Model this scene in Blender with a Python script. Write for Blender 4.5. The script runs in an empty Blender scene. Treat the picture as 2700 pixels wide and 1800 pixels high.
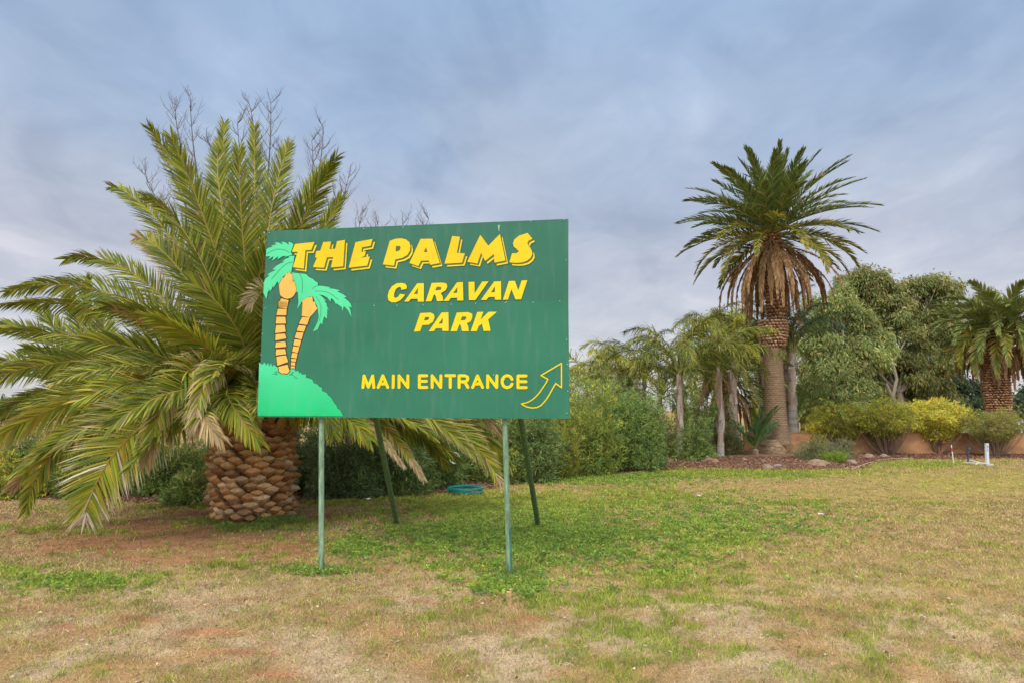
import bpy, math, random
import numpy as np
from mathutils import Vector
from mathutils.geometry import tessellate_polygon
random.seed(7)
RNG = np.random.default_rng(11)
scene = bpy.context.scene
COL = scene.collection

# ---------------------------------------------------------------- camera
F_PX, W_PX, H_PX, CAM_H = 1650.0, 2700.0, 1800.0, 1.7
HORIZON = 1080.0
TH = math.atan((HORIZON - H_PX / 2) / F_PX)
cam_d = bpy.data.cameras.new('camera')
cam = bpy.data.objects.new('camera', cam_d)
COL.objects.link(cam)
cam.location = (0, 0, CAM_H)
cam.rotation_euler = (math.pi / 2 + TH, 0, 0)
cam_d.sensor_width = 36
cam_d.lens = 36 * F_PX / W_PX
cam_d.clip_start = 0.05
cam_d.clip_end = 3000
scene.camera = cam
scene.view_settings.view_transform = 'Standard'
scene.view_settings.look = 'None'
scene.view_settings.gamma = 1
scene.view_settings.exposure = 0.30

# ---------------------------------------------------------------- sky and sun
SUN_EL, SUN_AZ = math.radians(48), math.radians(205)     # behind the camera, slightly left
world = bpy.data.worlds.new('World')
scene.world = world
world.use_nodes = True
nt = world.node_tree
nt.nodes.clear()
def N(tree, typ, **kw):
    n = tree.nodes.new(typ)
    for k, v in kw.items():
        setattr(n, k, v)
    return n
L = nt.links.new
out = N(nt, 'ShaderNodeOutputWorld'); bg = N(nt, 'ShaderNodeBackground')
bg.inputs['Strength'].default_value = 0.1
sky = N(nt, 'ShaderNodeTexSky', sky_type='NISHITA')
sky.sun_disc = False
sky.sun_elevation = SUN_EL
sky.sun_rotation = SUN_AZ
tc = N(nt, 'ShaderNodeTexCoord')
sep = N(nt, 'ShaderNodeSeparateXYZ'); L(tc.outputs['Generated'], sep.inputs[0])
addz = N(nt, 'ShaderNodeMath', operation='ADD'); L(sep.outputs['Z'], addz.inputs[0]); addz.inputs[1].default_value = 0.22
mxz = N(nt, 'ShaderNodeMath', operation='MAXIMUM'); L(addz.outputs[0], mxz.inputs[0]); mxz.inputs[1].default_value = 0.05
dx = N(nt, 'ShaderNodeMath', operation='DIVIDE'); L(sep.outputs['X'], dx.inputs[0]); L(mxz.outputs[0], dx.inputs[1])
dy = N(nt, 'ShaderNodeMath', operation='DIVIDE'); L(sep.outputs['Y'], dy.inputs[0]); L(mxz.outputs[0], dy.inputs[1])
cmb = N(nt, 'ShaderNodeCombineXYZ'); L(dx.outputs[0], cmb.inputs[0]); L(dy.outputs[0], cmb.inputs[1])
def wnoise(scale, detail, rough, dist, mp=(0, 0, 0), sc=(1, 1, 1), rot=0):
    m = N(nt, 'ShaderNodeMapping'); L(cmb.outputs[0], m.inputs[0])
    m.inputs['Location'].default_value = mp; m.inputs['Scale'].default_value = sc
    m.inputs['Rotation'].default_value = (0, 0, rot)
    n = N(nt, 'ShaderNodeTexNoise'); L(m.outputs[0], n.inputs['Vector'])
    n.inputs['Scale'].default_value = scale; n.inputs['Detail'].default_value = detail
    n.inputs['Roughness'].default_value = rough; n.inputs['Distortion'].default_value = dist
    return n.outputs['Fac']
def ramp(tree, src, stops, interp='LINEAR'):
    r = N(tree, 'ShaderNodeValToRGB')
    r.color_ramp.interpolation = interp
    els = r.color_ramp.elements
    while len(els) < len(stops): els.new(0.5)
    for e, (p, c) in zip(els, stops):
        e.position = p; e.color = (c[0], c[1], c[2], 1)
    tree.links.new(src, r.inputs[0])
    return r.outputs[0]
def mixc(tree, fac, a, b, blend='MIX'):
    m = N(tree, 'ShaderNodeMix', data_type='RGBA', blend_type=blend)
    if isinstance(fac, (int, float)): m.inputs[0].default_value = fac
    else: tree.links.new(fac, m.inputs[0])
    for i, v in ((6, a), (7, b)):
        if isinstance(v, tuple): m.inputs[i].default_value = (v[0], v[1], v[2], 1)
        else: tree.links.new(v, m.inputs[i])
    return m.outputs[2]
# colour of the cloud deck by height above the horizon (beyond ~35 degrees the unseen deck is made brighter as added fill light)
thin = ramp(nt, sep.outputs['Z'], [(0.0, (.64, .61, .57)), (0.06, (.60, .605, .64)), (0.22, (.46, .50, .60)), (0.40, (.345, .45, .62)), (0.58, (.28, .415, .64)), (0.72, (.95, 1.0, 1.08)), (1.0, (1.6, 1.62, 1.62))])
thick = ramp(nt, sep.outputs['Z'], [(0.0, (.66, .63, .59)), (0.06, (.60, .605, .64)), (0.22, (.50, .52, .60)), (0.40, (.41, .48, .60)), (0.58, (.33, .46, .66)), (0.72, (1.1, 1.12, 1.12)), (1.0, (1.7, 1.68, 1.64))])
n1 = wnoise(1.0, 4, 0.5, 0.5, (3.1, 1.7, 0), (1.1, 0.7, 1), 0.35)
n2 = wnoise(2.6, 6, 0.52, 0.5, (7.2, 4.1, 0), (1.0, 0.75, 1), -0.5)
m1 = ramp(nt, n1, [(0.34, (0, 0, 0)), (0.66, (1, 1, 1))], 'EASE')
m2 = ramp(nt, n2, [(0.30, (.76, .785, .82)), (0.50, (.93, .93, .935)), (0.72, (1.13, 1.09, 1.06))], 'EASE')
cloud = mixc(nt, m1, thin, thick)
cloud = mixc(nt, 1.0, cloud, m2, 'MULTIPLY')
n3 = wnoise(6.5, 5, 0.6, 0.6, (1.3, 8.8, 0), (1, .8, 1), .9)
cloud = mixc(nt, 1.0, cloud, ramp(nt, n3, [(0.34, (.955, .96, .97)), (0.66, (1.04, 1.035, 1.025))], 'EASE'), 'MULTIPLY')
bk = N(nt, 'ShaderNodeMapRange'); L(sep.outputs['Y'], bk.inputs[0])          # unseen sky behind the camera, on the sun's side, boosted as added fill
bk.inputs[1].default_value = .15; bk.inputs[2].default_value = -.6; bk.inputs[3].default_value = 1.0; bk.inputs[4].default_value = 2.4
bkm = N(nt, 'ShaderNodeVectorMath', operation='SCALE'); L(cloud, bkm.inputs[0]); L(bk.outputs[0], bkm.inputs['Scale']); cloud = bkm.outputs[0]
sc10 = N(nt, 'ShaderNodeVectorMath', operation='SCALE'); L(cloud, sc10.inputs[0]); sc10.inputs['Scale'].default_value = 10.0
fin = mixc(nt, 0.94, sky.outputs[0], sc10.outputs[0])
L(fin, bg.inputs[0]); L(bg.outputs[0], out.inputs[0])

sun_d = bpy.data.lights.new('sun', 'SUN')
sun_d.energy = 1.3
sun_d.angle = math.radians(16)
sun_d.color = (1.0, 0.93, 0.82)
sun = bpy.data.objects.new('sun', sun_d)
COL.objects.link(sun)
sd = Vector((math.cos(SUN_EL) * math.sin(SUN_AZ), math.cos(SUN_EL) * math.cos(SUN_AZ), math.sin(SUN_EL)))
sun.rotation_euler = sd.to_track_quat('Z', 'Y').to_euler()
sun.location = (0, 0, 30)

# ---------------------------------------------------------------- helpers: picture point -> place in the world
DS = 2700.0 / 2352.0
def ray(px, py):
    u = (px - W_PX / 2) / F_PX; v = -(py - H_PX / 2) / F_PX
    return np.array([u, math.cos(TH) - v * math.sin(TH), math.sin(TH) + v * math.cos(TH)])
def at(px, py, Y):
    r = ray(px, py); t = Y / r[1]
    return np.array([r[0] * t, Y, CAM_H + r[2] * t])
def G(px, py, z=0.0):
    r = ray(px, py); t = (z - CAM_H) / r[2]
    return np.array([r[0] * t, r[1] * t, z])
def ad(x, y, Y): return at(x * DS, y * DS, Y)       # the same for points read off the 2352 px wide view
def Gd(x, y): return G(x * DS, y * DS)
def nrm(a): return a / np.maximum(np.linalg.norm(a, axis=-1, keepdims=True), 1e-9)

def hashv(ix, iy, seed):
    h = (ix.astype(np.int64) * 374761393 + iy.astype(np.int64) * 668265263 + seed * 974711) & 0x7fffffff
    h = ((h ^ (h >> 13)) * 1274126177) & 0x7fffffff
    return ((h ^ (h >> 16)) & 0xffff) / 65535.0
def vnoise(x, y, seed=0):
    ix = np.floor(x); iy = np.floor(y); fx = x - ix; fy = y - iy
    fx = fx * fx * (3 - 2 * fx); fy = fy * fy * (3 - 2 * fy)
    a = hashv(ix, iy, seed); b = hashv(ix + 1, iy, seed); c = hashv(ix, iy + 1, seed); d = hashv(ix + 1, iy + 1, seed)
    return (a * (1 - fx) + b * fx) * (1 - fy) + (c * (1 - fx) + d * fx) * fy
def fbm(x, y, oct=4, seed=0, rough=0.55):
    s = 0; a = 1; t = 0
    for k in range(oct):
        s = s + a * vnoise(x * 2 ** k + 17.3 * k, y * 2 ** k - 9.1 * k, seed + k); t += a; a *= rough
    return s / t

# ---------------------------------------------------------------- helpers: materials
def vcol_mat(name, rough=0.6, transl=0.0, spec=0.4, bump=None, speck=None, coat=0):
    m = bpy.data.materials.new(name); m.use_nodes = True
    t = m.node_tree; t.nodes.clear()
    o = N(t, 'ShaderNodeOutputMaterial'); p = N(t, 'ShaderNodeBsdfPrincipled')
    a = N(t, 'ShaderNodeVertexColor'); a.layer_name = 'Col'
    col = a.outputs[0]
    p.inputs['Roughness'].default_value = rough
    p.inputs['Specular IOR Level'].default_value = spec
    if speck:
        tcn = N(t, 'ShaderNodeTexCoord'); nz = N(t, 'ShaderNodeTexNoise')
        mp = N(t, 'ShaderNodeMapping'); mp.inputs['Scale'].default_value = speck[2] if len(speck) > 2 else (1, 1, 1)
        t.links.new(tcn.outputs['Object'], mp.inputs[0]); t.links.new(mp.outputs[0], nz.inputs['Vector'])
        nz.inputs['Scale'].default_value = speck[0]; nz.inputs['Detail'].default_value = 5
        nz.inputs['Roughness'].default_value = 0.7
        r = ramp(t, nz.outputs['Fac'], [(0.3, (1 - speck[1],) * 3), (0.7, (1 + speck[1],) * 3)])
        col = mixc(t, 1.0, col, r, 'MULTIPLY')
    t.links.new(col, p.inputs['Base Color'])
    if bump:
        tcn = N(t, 'ShaderNodeTexCoord'); nz = N(t, 'ShaderNodeTexNoise'); bp = N(t, 'ShaderNodeBump')
        t.links.new(tcn.outputs['Object'], nz.inputs['Vector'])
        nz.inputs['Scale'].default_value = bump[0]; nz.inputs['Detail'].default_value = 6
        bp.inputs['Strength'].default_value = bump[1]; bp.inputs['Distance'].default_value = bump[2]
        t.links.new(nz.outputs['Fac'], bp.inputs['Height']); t.links.new(bp.outputs[0], p.inputs['Normal'])
    if transl:
        tr = N(t, 'ShaderNodeBsdfTranslucent'); t.links.new(col, tr.inputs[0])
        mx = N(t, 'ShaderNodeMixShader'); mx.inputs[0].default_value = transl
        t.links.new(p.outputs[0], mx.inputs[1]); t.links.new(tr.outputs[0], mx.inputs[2])
        t.links.new(mx.outputs[0], o.inputs[0])
    else:
        t.links.new(p.outputs[0], o.inputs[0])
    return m
M_LEAF = vcol_mat('leaf', 0.55, 0.30, 0.18)
M_GRASS = vcol_mat('grass_blade', 0.7, 0.25, 0.2)
M_BARK = vcol_mat('bark', 0.9, 0, 0.2, (30, 0.6, 0.02), (22, 0.35))
M_BOOT = vcol_mat('palm_boot', 0.85, 0, 0.2, (45, 0.7, 0.01), (30, 0.3, (1, 1, 0.35)))
M_ROCK = vcol_mat('rock', 0.9, 0, 0.2, (12, 0.6, 0.03), (9, 0.4))
M_PLAIN = vcol_mat('plain_paint', 0.5, 0, 0.4, (20, 0.1, 0.01), (14, 0.12))
M_PLASTIC = vcol_mat('plastic', 0.4, 0, 0.5)

# ---------------------------------------------------------------- helpers: objects
def wloc(o):
    v = Vector((0, 0, 0))
    while o is not None:
        v = v + o.location; o = o.parent
    return np.array(v)
def tag(o, label=None, cat=None, group=None, kind=None):
    if label: o['label'] = label
    if cat: o['category'] = cat
    if group: o['group'] = group
    if kind: o['kind'] = kind
    return o
def thing(name, loc, label, cat, group=None):
    o = bpy.data.objects.new(name, None); COL.objects.link(o)
    o.location = [float(v) for v in loc]; o.empty_display_size = 0.2
    return tag(o, label, cat, group)
class MB:
    """collects vertices, faces and colours; build() links them as one mesh object"""
    def __init__(s): s.v = []; s.q = []; s.t = []; s.c = []; s.n = 0; s.poly = []
    def add(s, v, quads=None, tris=None, col=(0.5, 0.5, 0.5), polys=None):
        v = np.asarray(v, float).reshape(-1, 3)
        c = np.asarray(col, float)
        if c.ndim == 1: c = np.tile(c[:3], (len(v), 1))
        s.v.append(v); s.c.append(c[:, :3])
        if quads is not None and len(quads): s.q.append(np.asarray(quads).reshape(-1, 4) + s.n)
        if tris is not None and len(tris): s.t.append(np.asarray(tris).reshape(-1, 3) + s.n)
        if polys:
            for p in polys: s.poly.append([i + s.n for i in p])
        s.n += len(v)
    def box(s, c, size, col, rz=0, tilt=None):
        hx, hy, hz = [k / 2 for k in size]
        v = np.array([[sx * hx, sy * hy, sz * hz] for sz in (-1, 1) for sy in (-1, 1) for sx in (-1, 1)])
        if tilt:
            ax, ay = tilt
            ry = np.array([[math.cos(ay), 0, math.sin(ay)], [0, 1, 0], [-math.sin(ay), 0, math.cos(ay)]])
            rx = np.array([[1, 0, 0], [0, math.cos(ax), -math.sin(ax)], [0, math.sin(ax), math.cos(ax)]])
            v = v @ ry.T @ rx.T
        r = np.array([[math.cos(rz), -math.sin(rz), 0], [math.sin(rz), math.cos(rz), 0], [0, 0, 1]])
        v = v @ r.T + np.asarray(c)
        s.add(v, [[0, 2, 3, 1], [4, 5, 7, 6], [0, 1, 5, 4], [2, 6, 7, 3], [0, 4, 6, 2], [1, 3, 7, 5]], col=col)
    def tube(s, pts, rad, col, sides=6, cap=True):
        pts = np.asarray(pts, float); n = len(pts)
        rad = np.broadcast_to(np.asarray(rad, float), (n,))
        T = nrm(np.gradient(pts, axis=0))
        ref = np.array([0, 0, 1.0]) if abs(T[:, 2]).mean() < 0.85 else np.array([1.0, 0, 0])
        A = nrm(np.cross(T, ref)); B = np.cross(T, A)
        th = np.linspace(0, 2 * np.pi, sides, endpoint=False)
        v = pts[:, None] + rad[:, None, None] * (A[:, None] * np.cos(th)[None, :, None] + B[:, None] * np.sin(th)[None, :, None])
        c = np.asarray(col, float)
        if c.ndim == 2: c = np.repeat(c, sides, axis=0)
        q = []
        for i in range(n - 1):
            for j in range(sides):
                k = (j + 1) % sides
                q.append([i * sides + j, i * sides + k, (i + 1) * sides + k, (i + 1) * sides + j])
        s.add(v.reshape(-1, 3), q, col=c, polys=[list(range(sides))[::-1], [(n - 1) * sides + j for j in range(sides)]] if cap else None)
    def build(s, name, mat, parent=None, smooth=False, origin=None):
        V = np.concatenate(s.v); C = np.concatenate(s.c)
        off = wloc(parent) if parent is not None else (np.zeros(3) if origin is None else np.asarray(origin, float))
        V = V - off
        me = bpy.data.meshes.new(name)
        Q = np.concatenate(s.q) if s.q else np.zeros((0, 4), int)
        T = np.concatenate(s.t) if s.t else np.zeros((0, 3), int)
        P = s.poly
        loops = np.concatenate([Q.ravel(), T.ravel()] + [np.array(p) for p in P]).astype(np.int32)
        cnt = np.concatenate([np.full(len(Q), 4), np.full(len(T), 3), np.array([len(p) for p in P], int)]).astype(np.int32)
        me.vertices.add(len(V)); me.vertices.foreach_set('co', V.astype(np.float32).ravel())
        me.loops.add(len(loops)); me.loops.foreach_set('vertex_index', loops)
        me.polygons.add(len(cnt))
        st = np.concatenate([[0], np.cumsum(cnt)[:-1]]).astype(np.int32)
        me.polygons.foreach_set('loop_start', st)
        me.update(calc_edges=True)
        a = me.color_attributes.new('Col', 'FLOAT_COLOR', 'POINT')
        c4 = np.ones((len(V), 4), np.float32); c4[:, :3] = np.clip(C, 0, 1)
        a.data.foreach_set('color', c4.ravel())
        me.polygons.foreach_set('use_smooth', np.full(len(cnt), bool(smooth)))
        me.materials.append(mat)
        o = bpy.data.objects.new(name, me); COL.objects.link(o)
        if parent is not None: o.parent = parent
        else: o.location = [float(k) for k in off]
        return o

# ---------------------------------------------------------------- ground
FENCE_X = [-40, -14, -4, 4, 9, 12, 40]; FENCE_Y = [12.5, 13.2, 14.6, 22.0, 25.0, 24.4, 23.2]
def wall_y(x): return np.interp(x, FENCE_X, FENCE_Y)
EDGE = [Gd(a, b) for a, b in ((-400, 1130), (0, 1138), (300, 1152), (480, 1158), (620, 1150), (740, 1150), (900, 1136), (1050, 1132), (1200, 1108), (1400, 1090), (1550, 1077), (1700, 1077), (1850, 1079), (1960, 1077), (2010, 1062), (2060, 1053), (2250, 1052), (2500, 1052))]
EX = np.array([e[0] for e in EDGE]); EY = np.array([e[1] for e in EDGE])
o_ = np.argsort(EX); EX = EX[o_]; EY = EY[o_]
def bed_edge(x): return np.interp(x, EX, EY)
def sstep(a, b, x):
    t = np.clip((x - a) / (b - a), 0, 1); return t * t * (3 - 2 * t)
def ground_h(x, y):
    near = (fbm(x * .7, y * .7, 3, 5) - .5) * .05 + (fbm(x * 5, y * 5, 3, 9) - .5) * .022
    bd = sstep(0.0, 1.6, y - bed_edge(x)) * np.where(x > 3, .12, .04) * (1 - sstep(10, 13, x) * .8)
    drop = -0.3 * sstep(1.0, 3.0, y - wall_y(x)) * (x > 8)
    return near * (1 - sstep(30, 60, y)) + bd + drop
def project(x, y):
    yy = np.maximum(y, 0.3); z = -CAM_H
    f = yy * math.cos(TH) + z * math.sin(TH); f = np.maximum(f, 0.2); v = -yy * math.sin(TH) + z * math.cos(TH)
    return (W_PX / 2 + F_PX * x / f) / DS, (H_PX / 2 - F_PX * v / f) / DS
GREEN = [(1180,1170,330,42,1.0),(1010,1245,120,30,.9),(1250,1235,260,50,1.0),(1180,1300,190,26,.75),(830,1262,70,20,.9),(1620,1235,150,62,.75),(1500,1140,170,36,.7),
 (1700,1084,290,12,1.2),(1330,1098,160,16,1.0),(1120,1140,180,14,.9),(2090,1066,150,9,1.0),(1850,1155,70,7,.7),(200,1335,130,26,.95),(60,1325,90,20,.7),(350,1325,100,12,.6),
 (740,1316,110,14,1.0),(530,1300,80,9,.7),(140,1222,130,14,.6),(1180,1345,110,24,.9),(590,1208,130,10,1.1),(1400,1375,260,30,.55),(1560,1330,170,34,.6),
 (1680,1495,60,22,.8),(1590,1445,50,13,.7),(1480,1450,150,24,.4),(960,1150,160,12,.6),(780,1155,90,6,.7),(300,1165,220,6,.5),(2300,1250,60,12,.6),(1460,1530,160,25,.5),(90,1300,150,10,.4),(1050,1375,60,10,.5)]
SOIL = [(330,1232,360,44,1.0),(640,1255,200,34,1.05),(450,1285,340,26,.8),(560,1180,190,10,.9),(330,1166,200,8,.8),(780,1185,90,8,1.1),(880,1308,60,9,1.2),(1380,1298,60,7,1.0),(1050,1290,80,7,.6),(470,1455,90,10,.9),(630,1545,90,12,1.0),
 (1150,1275,60,5,.6),(975,1385,45,6,1.0),(1215,1418,45,8,1.1),(1600,1430,60,8,.8),(1180,1240,50,4,.6),(860,1240,60,8,.5),(380,1380,60,7,.6),(1400,1540,60,10,.8),(760,1470,60,7,.6),(230,1530,70,9,.6),(300,1420,110,9,.8),(560,1500,120,10,.9),(900,1450,90,8,.8),(1300,1480,90,9,.8),(120,1440,80,8,.7),(1000,1540,90,9,.8),(1850,1500,60,7,.6)]
YELL = [(2220,1110,260,34,1.0),(2150,1095,300,20,.8),(2000,1150,420,60,.55),(1150,1130,330,22,.6),(1700,1300,700,90,.35),(2200,1350,400,120,.35)]
def blobs(px, py, lst):
    s = np.zeros_like(px)
    for (x, y, a, b, k) in lst:
        s = np.maximum(s, k * np.exp(-(((px - x) / a) ** 2 + ((py - y) / b) ** 2) * 0.9))
    return s
def cover(x, y):
    """how green, how bare, how yellow and how mulched each spot of the lawn is"""
    px, py = project(x, y)
    n = fbm(x * 1.3, y * 1.3, 5, 21); n2 = fbm(x * 4.5, y * 4.5, 4, 33); n3 = fbm(x * 11, y * 11, 3, 47); n4 = fbm(x * 22, y * 22, 2, 52)
    inside = ((px > -500) & (px < 2900) & (y > 1))
    g = np.where(inside, blobs(px, py, GREEN), 0.3)
    g = sstep(.36, .68, g * .72 + (n - .5) * .70 + (n2 - .5) * .95 + (n3 - .5) * .80 + (n4 - .5) * .4 + .13)
    s = np.where(inside, blobs(px, py, SOIL), 0.1)
    s = sstep(.27, .62, s * .78 + (n2 - .5) * .65 + (n3 - .5) * .4 + (fbm(x * .9, y * .9, 3, 61) - .5) * .5)
    reg = np.where(inside, .25 + .75 * np.exp(-(((px - 1650) / 700) ** 2 + ((py - 1460) / 150) ** 2)) + .45 * np.exp(-(((px - 150) / 450) ** 2 + ((py - 1340) / 90) ** 2)), .4)
    tf = sstep(.54, .60, fbm(x * 4.6, y * 4.6, 5, 71, .74) + .05 * (reg - .5)) * reg
    g = np.maximum(g, tf * .8)
    yl = np.where(inside, blobs(px, py, YELL), 0)
    m = sstep(-.08, .10, y - bed_edge(x) + (n2 - .5) * .5 + (n3 - .5) * .2) * (y < wall_y(x) + 1.5)
    return g * (1 - m), s * (1 - m * .5), yl, m
def grid_axis(f0, f1, step, lo, hi):
    a = list(np.arange(f0, f1, step)); s = step * 1.5; v = a[-1]
    while v < hi: v += s; s *= 1.35; a.append(v)
    s = step * 1.5; v = a[0]; pre = []
    while v > lo: v -= s; s *= 1.35; pre.append(v)
    return np.array(pre[::-1] + a)
gx = grid_axis(-9.5, 20, .07, -900, 900); gy = grid_axis(2.2, 24, .06, -400, 1500)
XX, YY = np.meshgrid(gx, gy); xs = XX.ravel(); ys = YY.ravel()
g_, s_, y_, m_ = cover(xs, ys)
dry = np.array([.32, .195, .085]); straw = np.array([.46, .35, .225]); soil = np.array([.33, .15, .075]); grn = np.array([.17, .20, .035]); ygr = np.array([.32, .27, .055]); mul = np.array([.22, .13, .08])
k = sstep(.35, .7, fbm(xs * 2.3, ys * 2.3, 4, 77))[:, None]
pxx, pyy = project(xs, ys)
pale = sstep(1250, 1400, pyy)[:, None] * .75
C = dry * (1 - k * pale) + straw * k * pale
C = C * (1 - s_[:, None] * .85) + soil * s_[:, None] * .85
C = C * (1 - y_[:, None] * .7) + ygr * y_[:, None] * .7
C = C * (1 - g_[:, None] * .8) + grn * g_[:, None] * .8
C = C * (1 - m_[:, None]) + mul * (0.75 + .6 * fbm(xs * 14, ys * 14, 2, 88))[:, None] * m_[:, None]
C = C * (.62 + .76 * fbm(xs * 6, ys * 6, 4, 140))[:, None]
mb = MB(); nx, ny = len(gx), len(gy)
ii = np.arange(nx * ny).reshape(ny, nx)
mb.add(np.stack([xs, ys, ground_h(xs, ys)], 1), np.stack([ii[:-1, :-1], ii[:-1, 1:], ii[1:, 1:], ii[1:, :-1]], -1).reshape(-1, 4), col=C)
M_GROUND = vcol_mat('lawn_ground', 0.95, 0, 0.1, (60, 0.8, 0.02), (55, 0.45))
tag(mb.build('ground', M_GROUND, smooth=True), kind='structure')

def blades(n, xr, yr, dens_fn, len_fn, wid_fn, col_fn, name, label, lie=0.5):
    x = RNG.uniform(xr[0], xr[1], n); u = RNG.random(n)
    y = yr[0] + (yr[1] - yr[0]) * u ** 1.5
    keep = (np.abs(x) < y * .86 + .4)
    x = x[keep]; y = y[keep]
    g, s, yl, m = cover(x, y)
    keep = RNG.random(len(x)) < dens_fn(x, y, g, s, yl, m)
    x = x[keep]; y = y[keep]; g = g[keep]; s = s[keep]; yl = yl[keep]; n = len(x)
    z = ground_h(x, y)
    ln = len_fn(x, y, g) * RNG.uniform(.5, 1.3, n); w = wid_fn(y) * RNG.uniform(.7, 1.3, n)
    az = RNG.uniform(0, 2 * np.pi, n); tilt = RNG.uniform(.15, 1.0, n) ** .7 * (lie + .9 * (1 - g) * .6)
    d = np.stack([np.cos(az) * np.sin(tilt), np.sin(az) * np.sin(tilt), np.cos(tilt)], 1)
    d2 = nrm(d + np.stack([np.cos(az), np.sin(az), -np.ones(n) * .5], 1) * .5)
    az2 = RNG.uniform(0, 2 * np.pi, n)
    sd_ = np.stack([np.cos(az2), np.sin(az2), np.zeros(n)], 1) * w[:, None] * .5
    p = np.stack([x, y, z - .004], 1); mid = p + d * ln[:, None] * .55; tip = mid + d2 * ln[:, None] * .45
    V = np.stack([p - sd_, p + sd_, mid + sd_ * .8, mid - sd_ * .8, tip], 1).reshape(-1, 3)
    b = np.arange(n)[:, None] * 5
    c = col_fn(x, y, g, s, yl, n)
    mb = MB(); mb.add(V, b + np.array([[0, 1, 2, 3]]), b + np.array([[3, 2, 4]]), col=np.repeat(c, 5, axis=0))
    o = mb.build(name, M_GRASS)
    tag(o, label, 'grass', kind='stuff')
def gcol(x, y, g, s, yl, n):
    r = RNG.random(n)[:, None]; r2 = RNG.random(n)[:, None]
    st = np.array([.60, .46, .26]) * (1 - r) + np.array([.36, .21, .09]) * r
    st = st * (1 - s[:, None] * .75) + np.array([.34, .15, .07]) * s[:, None] * .75
    gr = np.array([.20, .29, .035]) * (1 - r) + np.array([.46, .46, .075]) * r
    k = (RNG.random(n) < np.clip(g * .85 + .30 * sstep(.45, .7, fbm(x * 3.1, y * 3.1, 4, 91)) + .04, 0, 1))[:, None]
    c = np.where(k, gr, st)
    c = c * (1 - yl[:, None] * .5) + np.array([.44, .40, .07]) * yl[:, None] * .5
    cl = fbm(x * 7, y * 7, 3, 123)[:, None]; c = c * (.55 + .9 * cl)
    return c * (.75 + .5 * r2)
far_w = lambda y: .0035 + .0011 * np.maximum(y - 4, 0)
blades(1500000, (-9, 19), (2.6, 12), lambda x, y, g, s, yl, m: (1 - m) * (.50 + .45 * g) * (1 - .72 * s * (1 - g)), lambda x, y, g: .042 + .022 * g, far_w, gcol, 'lawn_grass', 'short patchy lawn of dry straw and green grass around the sign')
blades(420000, (-12, 24), (11.5, 25), lambda x, y, g, s, yl, m: (1 - m) * (.45 + .5 * g), lambda x, y, g: .035 + .045 * g, far_w, gcol, 'lawn_grass', 'distant dry and green lawn in front of the palm bed')

# leaf makers ------------------------------------------------------------
def leaves(mb, P, D, ln, w, C, fold=0.25, droop=0.0):
    """kite-shaped leaves: P root points, D directions"""
    n = len(P); D = nrm(D)
    R = nrm(RNG.normal(size=(n, 3))); S = nrm(np.cross(D, R)); U = np.cross(S, D)
    ln = np.broadcast_to(ln, (n,))[:, None]; w = np.broadcast_to(w, (n,))[:, None]
    g = np.array([0, 0, -1.0])
    mid = P + D * ln * .45
    tip = mid + nrm(D + g * droop) * ln * .55
    a = mid + S * w * .5 + U * w * fold; b = mid - S * w * .5 + U * w * fold
    V = np.stack([P, a, tip, b], 1).reshape(-1, 3)
    i = np.arange(n)[:, None] * 4
    mb.add(V, i + np.array([[0, 1, 2, 3]]), col=np.repeat(C, 4, axis=0))
def pal(n, cols, wts=None, jit=.25):
    cols = np.asarray(cols, float); k = RNG.choice(len(cols), n, p=wts)
    return np.clip(cols[k] * (1 + RNG.uniform(-jit, jit, (n, 1))) * (1 + RNG.uniform(-.06, .06, (n, 3))), 0, 1)

# weeds: broad-leaved rosettes in the green patch
def weeds(n):
    x = RNG.uniform(-6, 8, n * 6); y = RNG.uniform(5.5, 17, n * 6)
    px, py = project(x, y)
    wl = blobs(px, py, [(1250,1250,300,60,1.0),(840,1262,90,22,1.1),(1000,1240,120,30,1.0),(1180,1345,100,26,1.0),(1620,1200,260,40,.6),(740,1316,80,12,.6),(1900,1083,300,8,.6),(1400,1100,200,12,.6),(180,1340,120,20,.5)])
    g, s, yl, m = cover(x, y)
    keep = (RNG.random(len(x)) < wl * (.25 + .75 * g)) & (m < .4) & (np.abs(x) < y * .86)
    x = x[keep][:n]; y = y[keep][:n]; n = len(x); z = ground_h(x, y)
    mb = MB()
    per = 11
    az = RNG.uniform(0, 2 * np.pi, (n, per)); el = RNG.uniform(.1, 1.0, (n, per))
    sz = RNG.uniform(.6, 1.4, (n, 1)) * np.ones((n, per))
    P = np.stack([x, y, z + .008], 1)[:, None] + np.stack([np.cos(az) * .015, np.sin(az) * .015, RNG.uniform(0, .03, (n, per))], 2)
    D = np.stack([np.cos(az) * np.cos(el), np.sin(az) * np.cos(el), np.sin(el)], 2)
    C = np.repeat(pal(n, [(.20, .32, .045), (.28, .40, .06), (.38, .46, .08), (.14, .25, .06)]), per, axis=0)
    C = C * RNG.uniform(.8, 1.25, (n * per, 1))
    leaves(mb, P.reshape(-1, 3), D.reshape(-1, 3), (.036 * sz).ravel(), (.013 * sz).ravel(), C, droop=.4)
    tag(mb.build('broadleaf_weeds', M_LEAF), 'low bright green broadleaf weeds around the sign posts', 'weeds', kind='stuff')
weeds(24000)

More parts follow.
